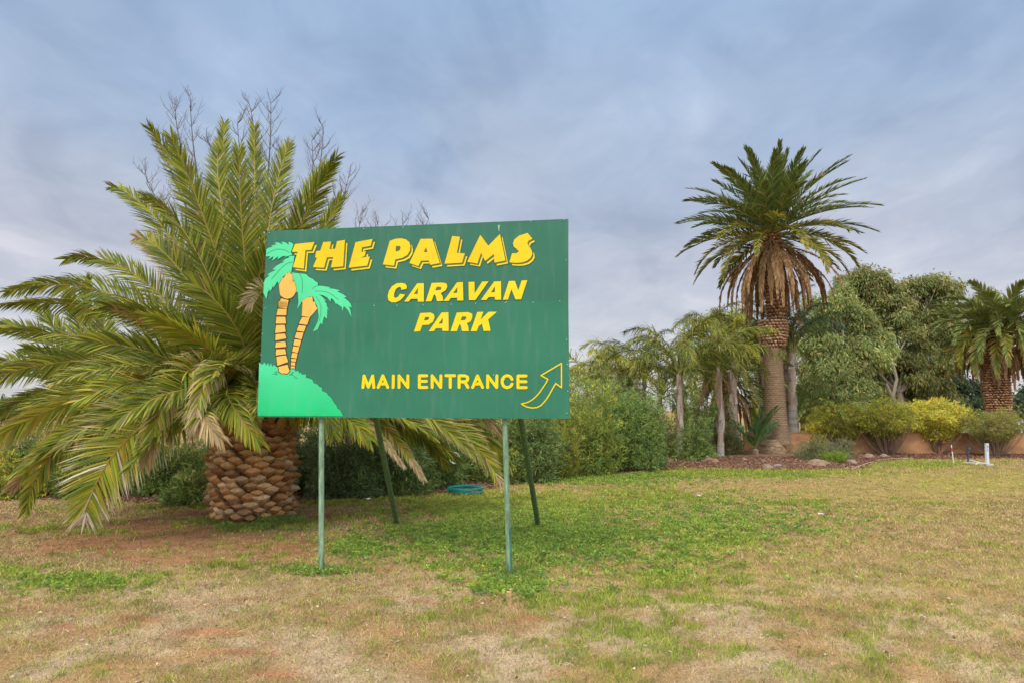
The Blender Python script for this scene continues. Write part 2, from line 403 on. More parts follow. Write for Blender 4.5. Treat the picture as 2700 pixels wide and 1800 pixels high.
def lawn_litter(n):
    x = RNG.uniform(-8, 14, n); y = 2.6 + 15 * RNG.random(n) ** 1.4
    keep = (np.abs(x) < y * .86 + .3) & (y < bed_edge(x)); x = x[keep]; y = y[keep]; n = len(x)
    P = np.stack([x, y, ground_h(x, y) + RNG.uniform(.008, .028, n)], 1); az = RNG.uniform(0, 2 * np.pi, n)
    D = np.stack([np.cos(az), np.sin(az), RNG.uniform(-.1, .2, n)], 1); tw = RNG.random(n) < .55
    mb = MB(); leaves(mb, P, D, np.where(tw, RNG.uniform(.05, .14, n), RNG.uniform(.02, .05, n)), np.where(tw, .004, RNG.uniform(.012, .026, n)), pal(n, [(.62, .52, .36), (.34, .20, .11), (.24, .13, .08), (.50, .44, .34)], [.4, .25, .2, .15]), .3, .1)
    tag(mb.build('dead_leaves', M_GRASS), 'scattered dead leaves and straw stalks lying on the lawn', 'litter', kind='stuff')
lawn_litter(9000)
# fallen leaves and bark chips on the beds
def litter(n):
    x = RNG.uniform(-12, 22, n); y = bed_edge(x) + RNG.uniform(-.35, 3.2, n) ** 1.0
    keep = (y < wall_y(x) + .3) & (RNG.random(n) < sstep(-.4, .1, y - bed_edge(x)))
    x = x[keep]; y = y[keep]; n = len(x)
    mb = MB(); P = np.stack([x, y, ground_h(x, y) + RNG.uniform(.004, .03, n)], 1)
    az = RNG.uniform(0, 2 * np.pi, n); D = np.stack([np.cos(az), np.sin(az), RNG.uniform(-.15, .35, n)], 1)
    C = pal(n, [(.30, .14, .08), (.22, .10, .06), (.42, .26, .16), (.14, .07, .045), (.50, .36, .25)], [.3, .3, .17, .15, .08])
    leaves(mb, P, D, RNG.uniform(.04, .10, n), RNG.uniform(.015, .04, n), C, .3)
    tag(mb.build('bark_mulch', M_GRASS), 'reddish brown bark chips and fallen leaves covering the beds', 'mulch', kind='stuff')
litter(60000)

# ---------------------------------------------------------------- palm fronds
def frond_path(base, az, el, length, droop, n=12, side=0.0):
    p = np.array(base, float); pts = [p.copy()]; e = el; a = az
    for i in range(n):
        t = (i + 1) / n
        e -= droop / n * (0.4 + 1.2 * t); a += side / n
        e = max(e, -1.5)
        p = p + np.array([math.cos(a) * math.cos(e), math.sin(a) * math.cos(e), math.sin(e)]) * length / n
        pts.append(p.copy())
    return np.array(pts)
def bez(B, Mid, T, n=14):
    c = 2 * Mid - .5 * (B + T); t = np.linspace(0, 1, n)[:, None]
    return (1 - t) ** 2 * B + 2 * t * (1 - t) * c + t * t * T
def make_frond(parent, path, nl=90, lmax=.42, lw=.022, vee=(.15, .6), ang=(1.15, .35), droop=.25, base_t=.12,
               cols=((.09, .15, .035), (.13, .19, .045)), tipc=None, tip_from=.8, rach=(.42, .30, .07), rr=.022, name='frond', label=None, tipfrac=0.0, ragged=.12, segs=3, twist=None, face=0.0):
    """rachis tube and its leaflets as one mesh"""
    path = np.asarray(path, float)
    seg = np.linalg.norm(np.diff(path, axis=0), axis=1); s = np.concatenate([[0], np.cumsum(seg)]); s /= s[-1]
    t = np.linspace(base_t, .995, nl); t = np.repeat(t, 2) + RNG.uniform(-.3, .3, nl * 2) * (1 - base_t) / nl
    t = np.clip(t, 0, 1)
    side = np.tile([-1.0, 1.0], nl)
    kp = RNG.random(len(t)) > .05; t = t[kp]; side = side[kp]
    P = np.stack([np.interp(t, s, path[:, k]) for k in range(3)], 1)
    Tg = nrm(np.gradient(path, axis=0)); T = nrm(np.stack([np.interp(t, s, Tg[:, k]) for k in range(3)], 1))
    chord = nrm(path[-1] - path[0])
    up = np.array([0, 0, 1.0])
    hz = np.cross(chord, up)
    if np.linalg.norm(hz) < .25: hz = np.cross(chord, np.array([RNG.normal(), 1.0, 0]))
    hz = nrm(hz)
    if twist is None: twist = RNG.uniform(-.5, .5)
    S0 = nrm(np.cross(T, np.cross(hz, T))); N0 = np.cross(S0, T)
    flip = np.sign((N0 @ np.array([0, 0, 1.0]))); flip[flip == 0] = 1
    N0 = N0 * flip[:, None]
    if face:      # a frond rolled on its stalk so that it shows its broad side
        vd = nrm(P - np.array([0, 0, CAM_H])); Sv = nrm(np.cross(T, vd)); Sv *= np.where((Sv * S0).sum(1, keepdims=True) < 0, -1, 1)
        S0 = nrm(S0 * (1 - face) + Sv * face); N0 = np.cross(S0, T); N0 *= np.where(N0[:, 1:2] > 0, -1, 1)
    S = S0 * math.cos(twist) + N0 * math.sin(twist); Nn = -S0 * math.sin(twist) + N0 * math.cos(twist)
    u = (t - base_t) / (1 - base_t)
    a = ang[0] + (ang[1] - ang[0]) * u + RNG.uniform(-ragged, ragged, len(t))
    v = RNG.uniform(vee[0], vee[1], len(t)) + RNG.normal(size=len(t)) * .9 * (RNG.random(len(t)) < .07)
    D = T * np.cos(a)[:, None] + (S * side[:, None] * np.cos(v)[:, None] + Nn * np.sin(v)[:, None]) * np.sin(a)[:, None]
    prof = np.clip(.35 + 2.6 * u, 0, 1) * (1 - .62 * np.clip((u - .45) / .55, 0, 1) ** 1.6)
    ln = lmax * prof * RNG.uniform(.85, 1.1, len(t))
    n = len(t)
    pts = [P]; cur = P; g = np.array([0, 0, -1.0])
    for k in range(segs):
        dk = nrm(D + g * droop * (k / max(1, segs - 1)) ** 1.2 * RNG.uniform(.5, 1.5, (n, 1)))
        cur = cur + dk * (ln / segs)[:, None]; pts.append(cur)
    W = nrm(np.cross(D, RNG.normal(size=(n, 3)) * .35 + Nn))
    wp = [.55, 1.0, .8, .45][:segs]
    rows = []; 
    for k in range(segs):
        rows += [pts[k] - W * lw * wp[k] * .5, pts[k] + W * lw * wp[k] * .5]
    rows.append(pts[segs])
    V = np.stack(rows, 1); m = 2 * segs + 1
    b = np.arange(n)[:, None] * m
    q = np.concatenate([b + np.array([[2 * k, 2 * k + 1, 2 * k + 3, 2 * k + 2]]) for k in range(segs - 1)])
    tr = b + np.array([[2 * segs - 2, 2 * segs - 1, 2 * segs]])
    c0 = np.asarray(cols, float); base_c = c0[RNG.integers(0, len(c0), n)] * RNG.uniform(.75, 1.3, (n, 1))
    Cc = np.repeat(base_c[:, None], m, axis=1)
    br = RNG.random(n) < .035; Cc[br] = (np.array([.40, .27, .13]) * RNG.uniform(.7, 1.3, (br.sum(), 1)))[:, None]
    if tipc is not None:
        tcv = np.asarray(tipc, float) * RNG.uniform(.75, 1.25, (n, 1))
        if tip_from < 1: Cc[:, -1] = tcv; Cc[:, -3:-1] = (Cc[:, -3:-1] * tip_from + tcv[:, None] * (1 - tip_from)); Cc[:, -1] = np.where((RNG.random(n) < .75)[:, None], tcv, base_c)
    if tipfrac > 0:
        kk = (u > 1 - tipfrac) | (RNG.random(n) < .05)
        Cc[kk] = (np.asarray(tipc if tipc is not None else (.42, .33, .2)) * RNG.uniform(.7, 1.2, (kk.sum(), 1)))[:, None]
    mb = MB(); mb.add(V.reshape(-1, 3), q, tr, col=Cc.reshape(-1, 3))
    rad = rr * np.linspace(1, .18, len(path)); rad[0] *= 1.7; rad[1] *= 1.25
    mb.tube(path, rad, rach, 5)
    o = mb.build(name, M_LEAF, parent)
    if label: o['label'] = label
    return o
def boots(mb, cx, cy, z0, z1, rfun, rows, per, sz, cols, depth=.5, up=.6, lean=(0, 0)):
    for i in range(rows):
        f = i / max(1, rows - 1); z = z0 + (z1 - z0) * f
        r = rfun(f); ox = cx + lean[0] * f; oy = cy + lean[1] * f
        for j in range(per):
            th = 2 * math.pi * (j + .5 * (i % 2) + random.uniform(-.13, .13)) / per + .25 * f
            s = random.uniform(.85, 1.2)
            w = math.pi * r / per * 1.12 * s; h = sz * s; d = sz * depth * random.choice((.7, .9, 1.0, 1.15, 1.3, 1.7))
            R = np.array([math.cos(th), math.sin(th), 0]); T = np.array([-math.sin(th), math.cos(th), 0]); U = np.array([0, 0, 1.0])
            c = np.array([ox, oy, z + random.uniform(-.2, .2) * sz]) + R * r * .96
            def q(a, b, dd): return c + T * a * w + U * b * h + R * dd
            sk = random.uniform(-.15, .15); lift = up * random.uniform(.7, 1.3)
            a1, a2 = random.uniform(.66, .92), random.uniform(.66, .92)
            V = [q(-.95, -.25, -.02), q(-.34, -1.15, -.01), q(.34, -1.15, -.01), q(.95, -.25, -.02), q(.5, .5, -.04), q(-.5, .5, -.04),
                 q(-a1 + sk, .16 + lift * .3, d * .72), q(-.20 + sk, -.22 + lift * .3, d * 1.12), q(.16 + sk, -.24 + lift * .3, d * 1.12), q(a2 + sk, .18 + lift * .3, d * .78), q(.20 + sk, .46 + lift * .4, d * .42), q(-.24 + sk, .48 + lift * .4, d * .38), q(sk * .5, .10 + lift * .34, d * .86)]
            col = np.array(cols[random.randrange(len(cols))]) * random.uniform(.75, 1.25)
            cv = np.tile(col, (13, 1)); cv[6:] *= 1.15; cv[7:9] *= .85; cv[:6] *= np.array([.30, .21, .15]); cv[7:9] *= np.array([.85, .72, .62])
            fs = [[k, (k + 1) % 6, 6 + (k + 1) % 6, 6 + k] for k in range(6)]
            ts = [[6 + k, 6 + (k + 1) % 6, 12] for k in range(6)]
            mb.add(V, fs, ts, col=cv)
def shaft(mb, pts, rad, col, sides=28, noise=.0, colfn=None, ringf=None):
    pts = np.asarray(pts, float); n = len(pts); th = np.linspace(0, 2 * np.pi, sides, endpoint=False)
    A, T = np.meshgrid(th, np.linspace(0, 1, n)); R = np.repeat(np.asarray(rad, float)[:, None], sides, 1)
    nz = fbm(np.cos(A) * 2 + 5 + T * 3, np.sin(A) * 2 + T * 14, 4, 3)
    R = R * (1 + noise * (nz - .5))
    if ringf is not None: R = R + ringf(A, T)
    V = np.stack([pts[:, 0:1] + R * np.cos(A), pts[:, 1:2] + R * np.sin(A), np.repeat(pts[:, 2:3], sides, 1)], -1)
    c = colfn(A, T, nz) if colfn else np.tile(np.asarray(col, float), (n, sides, 1)) * (.7 + .6 * nz[..., None])
    i = np.arange(n * sides).reshape(n, sides); j = np.roll(i, -1, axis=1)
    mb.add(V.reshape(-1, 3), np.stack([i[:-1], j[:-1], j[1:], i[1:]], -1).reshape(-1, 4), col=c.reshape(-1, 3))
GOLD = math.pi * (3 - math.sqrt(5))

# ---- the big date palm behind the sign
tb = Gd(580, 1203); PC = ad(581, 1100, tb[1] + .60); PC[2] = 0.0
palm = thing('date_palm', PC, 'huge stubby date palm with pineapple-like trunk directly behind the left of the sign', 'palm tree')
mb = MB()
shaft(mb, [PC + np.array([0, 0, z]) for z in (-.05, .3, .8, 1.3, 1.55)], [.50, .54, .55, .53, .45], (.12, .07, .04), 24, .1)
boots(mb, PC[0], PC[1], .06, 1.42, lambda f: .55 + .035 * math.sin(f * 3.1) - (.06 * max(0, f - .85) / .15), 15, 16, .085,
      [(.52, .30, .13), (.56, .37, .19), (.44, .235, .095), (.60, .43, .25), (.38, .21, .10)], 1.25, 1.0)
trunk = mb.build('trunk', M_BOOT, palm)
mb = MB()      # loose fibres and torn leaf bases
for _ in range(900):
    th = random.uniform(0, 2 * math.pi); z = random.uniform(.1, 1.55); r = .60 + random.uniform(-.03, .04)
    p = PC + np.array([r * math.cos(th), r * math.sin(th), z])
    d = nrm(np.array([math.cos(th) * .4 + random.uniform(-.7, .7), math.sin(th) * .4 + random.uniform(-.7, .7), random.uniform(-.6, .9)]))
    l_ = random.uniform(.06, .2)
    mb.tube([p, p + d * l_ * .5, p + d * l_ + np.array([0, 0, -.03])], [.0035, .003, .001], (.40, .28, .16), 3, False)
mb.build('fibre', M_BOOT, trunk)['kind'] = 'stuff'
# orange new leaf bases at the crown
mb = MB()
for i in range(34):
    th = i * GOLD; r0 = .50; z = 1.42 + .012 * i
    p = PC + np.array([r0 * math.cos(th), r0 * math.sin(th), z - .12]); d = np.array([math.cos(th), math.sin(th), 1.0])
    mb.tube([p, p + d * .15, p + d * np.array([.7, .7, 1]) * .45], [.085, .07, .04], [(.34, .15, .06), (.40, .23, .08), (.42, .30, .08)], 6)
mb.build('leaf_base', M_BOOT, palm)
CB = np.array([PC[0], PC[1], 2.0]); YC = PC[1]
GREENS = ((.15, .18, .020), (.23, .255, .025), (.34, .33, .035), (.125, .165, .028))
YGRN = ((.29, .35, .03), (.42, .39, .035), (.20, .29, .035), (.50, .38, .05))
TAN = (.50, .36, .17)
def lf(mid, tip, dm, dt, cols=GREENS, tipc=None, tfrac=0.0, lmax=.54, tw=None, droop=.22, label=None, vee=(.0, .5), nl=185, tip_from=.8, face=None, ang=(1.08, .38)):
    if face is None: face = RNG.uniform(.45, .85)
    B = CB + np.array([RNG.uniform(-.12, .12), RNG.uniform(-.12, .12), RNG.uniform(-.28, .02)])
    Mp = ad(mid[0], mid[1], YC + dm); Tp = ad(tip[0], tip[1], YC + dt)
    d = nrm(Mp - B); B = B + d * .12
    pa = bez(B, Mp, Tp, 16); tt_ = np.linspace(0, 1, 16); ln_ = np.linalg.norm(Tp - B)
    flat = 1 - abs(float(nrm(Tp - B)[2])) ; pa[:, 2] -= .09 * ln_ * flat * (tt_ ** 3 - tt_ * .6) * RNG.uniform(.4, 1.3); pa[:, 1] += .05 * ln_ * tt_ ** 3 * RNG.normal()
    make_frond(palm, pa, nl, lmax,   .0225, vee, ang, droop, .13, cols, tipc, tip_from, (.46, .33, .07), .024, tipfrac=tfrac, twist=(tw or 0) * .3 + RNG.uniform(-.2, .2), label=label, face=face)
# (middle, tip, depth offsets); read off the photograph, placed round the crown in depth
lf((495,570),(420,335),-.2,-.2, tw=0.2); lf((562,590),(550,345),-.5,-.6, tw=0); lf((512,520),(464,294),.3,.5, tw=.9)
lf((524,520),(520,287),.7,1.2); lf((588,520),(591,297),.9,1.5); lf((612,540),(644,304),.3,.6, tw=0); lf((655,580),(739,367),.6,.9, tw=.8)
lf((668,590),(788,382),0,0, tw=.1); lf((700,620),(792,462),.7,1.0); lf((470,520),(390,329),.8,1.1, tw=.8)
lf((400,560),(229,410),0,0, tw=.6); lf((455,590),(313,438),-.5,-.7, tw=.4); lf((425,640),(281,529),-.4,-.4, tipc=TAN, tfrac=.10)
lf((330,650),(158,592),.4,.6, tw=.2); lf((285,690),(19,665),.1,.2, droop=.5); lf((320,740),(30,690),.3,.4, droop=.4)
lf((250,800),(40,760),.8,1.2); lf((250,838),(-60,870),-.3,-.3, droop=.45); lf((230,915),(-60,1040),-1.2,-1.6, cols=YGRN, tipc=TAN, droop=.5)
lf((335,975),(165,1188),-1.9,-2.4, cols=YGRN, tipc=(.74,.64,.48), tfrac=.04, lmax=.72, tw=-.15, nl=165, face=.97, ang=(1.35, .62), label='yellowing frond with bleached tips hanging to the ground', vee=(-.05,.2), tip_from=.93)
lf((235,960),(44,1168),-1.2,-1.5, cols=YGRN+GREENS, lmax=.42, tw=.5); lf((440,850),(335,1062),-1.8,-2.2, cols=YGRN, tipc=TAN, tfrac=.14, lmax=.46, droop=.5, face=.8, label='kinked frond drooping with straw coloured tips')
lf((500,850),(448,985),-1.9,-2.4, cols=YGRN+((.5,.4,.22),), tipc=(.55,.42,.24), tfrac=.14, droop=.8, lmax=.40); lf((625,700),(566,690),-.9,-1.3, cols=GREENS, tipc=(.55,.44,.24), tfrac=.2)
lf((592,640),(692,522),-.6,-1.0, cols=GREENS); lf((545,760),(430,640),-1.0,-1.4); lf((470,800),(330,720),-1.4,-2.0, cols=YGRN)
lf((430,770),(250,700),-.8,-1.2); lf((400,830),(190,780),-1.3,-1.8); lf((380,880),(150,900),-1.5,-2.2, cols=GREENS+YGRN); lf((330,900),(60,930),-.8,-.8)
lf((300,930),(0,1110),-.2,0, cols=YGRN, tipc=TAN, tfrac=.1); lf((430,900),(250,960),-2.0,-2.8, cols=GREENS); lf((300,860),(-20,940),.6,1.0)
lf((520,900),(590,1010),-1.8,-2.2, cols=YGRN+GREENS, droop=.7); lf((470,930),(500,1000),-2.0,-2.6, tipc=TAN, tfrac=.2, droop=.7)
# under and behind the board
lf((800,930),(975,1088),-.3,-.4, cols=YGRN+((.5,.36,.14),), tipc=(.55,.42,.22), tfrac=.14, lmax=.3, droop=.7, label='straw coloured frond tip hanging below the board')
lf((765,925),(925,1062),-.6,-.9, cols=((.5,.38,.20),(.36,.33,.08),(.22,.25,.05)), tipc=(.55,.42,.22), tfrac=.18, lmax=.28, droop=.8)
lf((850,925),(1032,1062),.6,.8, lmax=.42); lf((960,950),(1150,1090),.2,.3, cols=YGRN+GREENS, tipc=TAN, tfrac=.06); lf((950,915),(1172,1058),.7,1.0, cols=GREENS+YGRN)
lf((930,880),(1160,985),.5,.7, tipc=TAN, tfrac=.15); lf((850,900),(1080,1030),-.2,-.2, cols=GREENS, tipc=TAN); lf((900,850),(1180,920),.2,.3); lf((740,940),(850,1000),-.9,-1.3, droop=.6, cols=GREENS+YGRN)
lf((830,780),(1050,760),.4,.6); lf((800,700),(980,640),.2,.4); lf((740,660),(880,560),.5,.8); lf((700,700),(800,640),-1,-1.5); lf((700,900),(760,985),-1.2,-1.7, droop=.7)
lf((880,960),(1060,1050),1.2,1.8, lmax=.40); lf((820,960),(950,1010),1.3,2.0)
for i in range(26):
    az = i * GOLD + .3; left = math.cos(az) < .1
    el = random.uniform(-.15, .45) if left else random.uniform(.1, 1.0)
    p = frond_path(CB + np.array([math.cos(az), math.sin(az), 0]) * .12 + np.array([0, 0, random.uniform(-.2, .1)]), az, el, random.uniform(2.3, 3.3), random.uniform(.6, 1.1), 14)
    make_frond(palm, p, 150, .50, .022, (.05, .6), cols=GREENS, base_t=.13, tipc=TAN if i % 4 == 0 else None)
# brown flower stalk
B = CB + np.array([-.2, -.3, .1]); st = bez(B, ad(420, 790, YC - 1.4), ad(262, 712, YC - 2.1), 12)
make_frond(palm, st, 70, .34, .006, (-.6, .9), (.55, .25), .5, .45, ((.33, .15, .07), (.42, .22, .12)), None, .8, (.36, .2, .1), .016, 'flower_stalk', 'dried reddish brown flower stalk', ragged=.5)

# ---- second date palm behind it, at the left edge
P2 = ad(250, 925, 14.6); P2[2] = 0
P2 = P2
palm2 = thing('date_palm', P2, 'date palm behind the huge one, its fronds reaching the left edge of the photo', 'palm tree')
mb = MB(); shaft(mb, [P2 + np.array([0, 0, z]) for z in (0, .5, .9, 1.3)], [.42, .42, .4, .3], (.2, .12, .07), 20, .1)
boots(mb, P2[0], P2[1],   .1, 1.2, lambda f: .43, 9, 14, .11, [(.36, .23, .12), (.28, .17, .09)])
mb.build('trunk', M_BOOT, palm2)
CB2 = P2 + np.array([0, 0, 1.6])
for mid, tip, dm, dt in (((150, 785), (62, 692), -.2, -.3), ((130, 800), (-20, 742), -.3, -.4), ((120, 850), (-60, 830), 0, 0), ((190, 770), (150, 660), .2, .3), ((240, 780), (235, 680), .2, .3), ((150, 900), (-40, 960), -.4, -.6), ((200, 740), (205, 640), .8, 1), ((160, 850), (60, 800), -.6, -1)):
    make_frond(palm2, bez(CB2, ad(mid[0], mid[1], P2[1] + dm), ad(tip[0], tip[1], P2[1] + dt), 14), 100, .55, .034, cols=GREENS, face=.6)
for i in range(14):
    az = i * GOLD; p = frond_path(CB2, az, random.uniform(.1, 1.1), random.uniform(2.0, 2.8), random.uniform(.7, 1.2), 12)
    make_frond(palm2, p, 90, .52, .034, cols=GREENS)

# ---- the tall date palm of the bed
def date_crown(parent, top, nf, length, lw, lmax, nl, dead_frac=.26, el_hi=1.45, el_lo=-1.25, droop=(.45, .9), cols=GREENS, seed_az=.4, deadcols=((.34, .20, .10), (.42, .27, .15)), deadlen=.85, yellow=True):
    for i in range(nf):
        f = i / (nf - 1); az = seed_az + i * GOLD
        el = el_hi + (el_lo - el_hi) * f ** .80
        r = .10 + .22 * f
        b = top + np.array([math.cos(az) * r, math.sin(az) * r, .35 - .75 * f])
        dead = f > 1 - dead_frac
        Ln = length * random.uniform(.9, 1.05) * (.80 + .2 * math.sin(math.pi * min(1, f * 1.3))) * (deadlen if dead else 1)
        dr = random.uniform(*droop) * (.55 + 1.9 * f)
        if dead:
            b = b + np.array([0, 0, -random.uniform(0, .5)]); p = frond_path(b, az, random.uniform(-1.0, -.1), Ln, random.uniform(.9, 1.35), 12)
            make_frond(parent, p, nl, lmax * .62, lw, (-.2, .5), (.55, .22), .9, .15, deadcols, None, .8, (.36, .22, .10), .03, 'dead_frond', 'dry brown frond hanging against the trunk' if i % 2 == 0 else None, segs=2)
        else:
            cc = cols if f < .48 or not yellow else tuple(cols)[:2] + ((.30, .29, .03), (.40, .30, .04), (.22, .25, .035))
            p = frond_path(b, az, el, Ln, dr, 12, random.uniform(-.25, .25))
            make_frond(parent, p, nl, lmax, lw, (.15, .75), (.95, .30), .12, .10, cc, (.36, .28, .10) if f > .5 else None, .9, (.34, .30, .08) if f > .4 else (.28, .28, .10), .03, segs=2)
DGREEN = ((.085, .125, .035), (.125, .165, .035), (.16, .185, .035))
Tb = G(2047, 1203); Tb[1] += .5; Dt = Tb[1]
tall = thing('date_palm', (Tb[0], Tb[1], 0), 'tall date palm with straight scaly trunk and round crown in the mulched bed', 'palm tree')
mb = MB()
zt = at(2036, 905, Dt)[2]; xt = at(2036, 905, Dt)[0]; xb = at(2047, 1150, Dt)[0]; px = Dt / F_PX
zz = np.linspace(.42, zt + .1, 330)
f = (zz - zz[0]) / (zz[-1] - zz[0])
ctr = np.stack([xb + (xt - xb) * f, np.full_like(f, Dt), zz], 1)
rad = px * (22.5 + 8.5 * (1 - f) ** 1.6 + 4 * np.exp(-f * 14))
def scales(A, T):
    row = T * 52; k = np.floor(row); fr = row - k
    ph = (A / (2 * np.pi) * 15 + .5 * (k % 2)) % 1.0
    lens = np.abs(ph - .5) * 2
    return .060 * (fr ** 1.5) * (1 - .55 * lens ** 2) - .016 + .016 * (fbm(A * 9, T * 190, 2, 4) - .5)
def scol(A, T, nz):
    row = T * 52; fr = row - np.floor(row)
    c = np.array([.37, .25, .15]) * (.80 + .35 * nz[..., None]) * (1 - .55 * np.exp(-(fr[..., None] / .16) ** 2))
    return c * (.85 + .4 * fbm(A * 12, T * 260, 2, 8)[..., None])
shaft(mb, ctr, rad, None, 72, .05, scol, scales)
tr = mb.build('trunk', M_BOOT, tall, smooth=True)
mb = MB()     # earthy root mound at the foot
zz = np.linspace(-.05, .62, 30); f = (zz + .05) / .67
shaft(mb, np.stack([np.full(30, Tb[0]), np.full(30, Dt), zz], 1), px * (41 - 3 * f - 7 * f ** 3), None, 60, .18, lambda A, T, nz: np.array([.33, .215, .12]) * (.6 + .8 * fbm(A * 14, T * 16, 4, 5)[..., None]))
mb.build('root_mound', M_ROCK, tall)
mb = MB()     # collar of old boots, then the thinner booted stem below the crown
c0 = at(2040, 911, Dt); c1 = at(2040, 848, Dt)
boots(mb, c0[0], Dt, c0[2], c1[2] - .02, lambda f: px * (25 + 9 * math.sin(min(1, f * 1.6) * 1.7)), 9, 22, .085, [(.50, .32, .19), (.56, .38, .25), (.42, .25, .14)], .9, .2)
mb.build('boot_collar', M_BOOT, tall)
CT = at(2032, 606, Dt)
mb = MB(); c2 = at(2048, 850, Dt)
shaft(mb, [np.array([c2[0] + (CT[0] - c2[0]) * k, Dt, c2[2] - .1 + (CT[2] - c2[2] + .1) * k]) for k in np.linspace(0, 1, 8)], [px * 21] * 5 + [px * 19, px * 14, px * 8], (.2, .12, .07), 24, .1)
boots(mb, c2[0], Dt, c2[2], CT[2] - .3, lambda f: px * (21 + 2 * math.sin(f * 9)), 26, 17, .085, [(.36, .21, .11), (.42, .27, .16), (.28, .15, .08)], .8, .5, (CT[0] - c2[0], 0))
mb.build('crown_stem', M_BOOT, tall)
date_crown(tall, CT + np.array([0, 0, -.12]), 112, 3.55, .055, .56, 62, dead_frac=.33, deadcols=((.36, .20, .08), (.46, .28, .13), (.30, .16, .07)), el_lo=-.85, cols=DGREEN, droop=(.35, .65), deadlen=1.08)

# ---- the date palm at the right edge
Dr = 27.5
Rb = at(2640, 1150, Dr); Rb[2] = -.3
rp = thing('date_palm', Rb, 'date palm with thick rusty trunk at the right edge behind the shrubs', 'palm tree')
CR = at(2642, 862, Dr); pxr = Dr / F_PX
mb = MB(); shaft(mb, [np.array([Rb[0], Dr, z]) for z in np.linspace(-.3, CR[2], 8)], [pxr * 23] * 6 + [pxr * 22, pxr * 12], (.2, .1, .06), 28, .1)
boots(mb, Rb[0], Dr, .2, CR[2] - .5, lambda f: pxr * (22 + 6 * float(sstep(.15, .4, np.array(f)))), 44, 26, .07, [(.44, .25, .13), (.50, .31, .18), (.36, .19, .09)], .9, .4)
mb.build('trunk', M_BOOT, rp)
date_crown(rp, CR, 99, 3.1, .075, .55, 44, dead_frac=.30, el_lo=-.7, el_hi=1.0, cols=((.15, .19, .05), (.19, .225, .05), (.23, .24, .06)), droop=(.9, 1.3), seed_az=1.1, deadlen=.85)

# ---- date palm hidden among the slender palms
Db = 25.5; Bb = at(1915, 1170, Db); Bb[2] = .1
bp_ = thing('date_palm', Bb, 'date palm half hidden behind the slender palms, brown skirt of dead fronds', 'palm tree')
CBk = at(1915, 985, Db); pxb = Db / F_PX
mb = MB(); shaft(mb, [np.array([Bb[0], Db, z]) for z in np.linspace(0, CBk[2], 8)], [pxb * 24] * 8, (.3, .2, .12), 24, .1)
boots(mb, Bb[0], Db, .2, CBk[2], lambda f: pxb * 22, 24, 16, .10, [(.46, .31, .20), (.52, .38, .26), (.36, .22, .13)], .7, .4)
mb.build('trunk', M_BOOT, bp_)
date_crown(bp_, CBk, 46, 2.6, el_hi=.8, lw=.06, lmax=.48, nl=40, dead_frac=.35, cols=((.20, .22, .06), (.27, .27, .07)), droop=(.9, 1.4), seed_az=2.0, deadlen=.9, deadcols=((.42, .27, .14), (.50, .34, .20)))

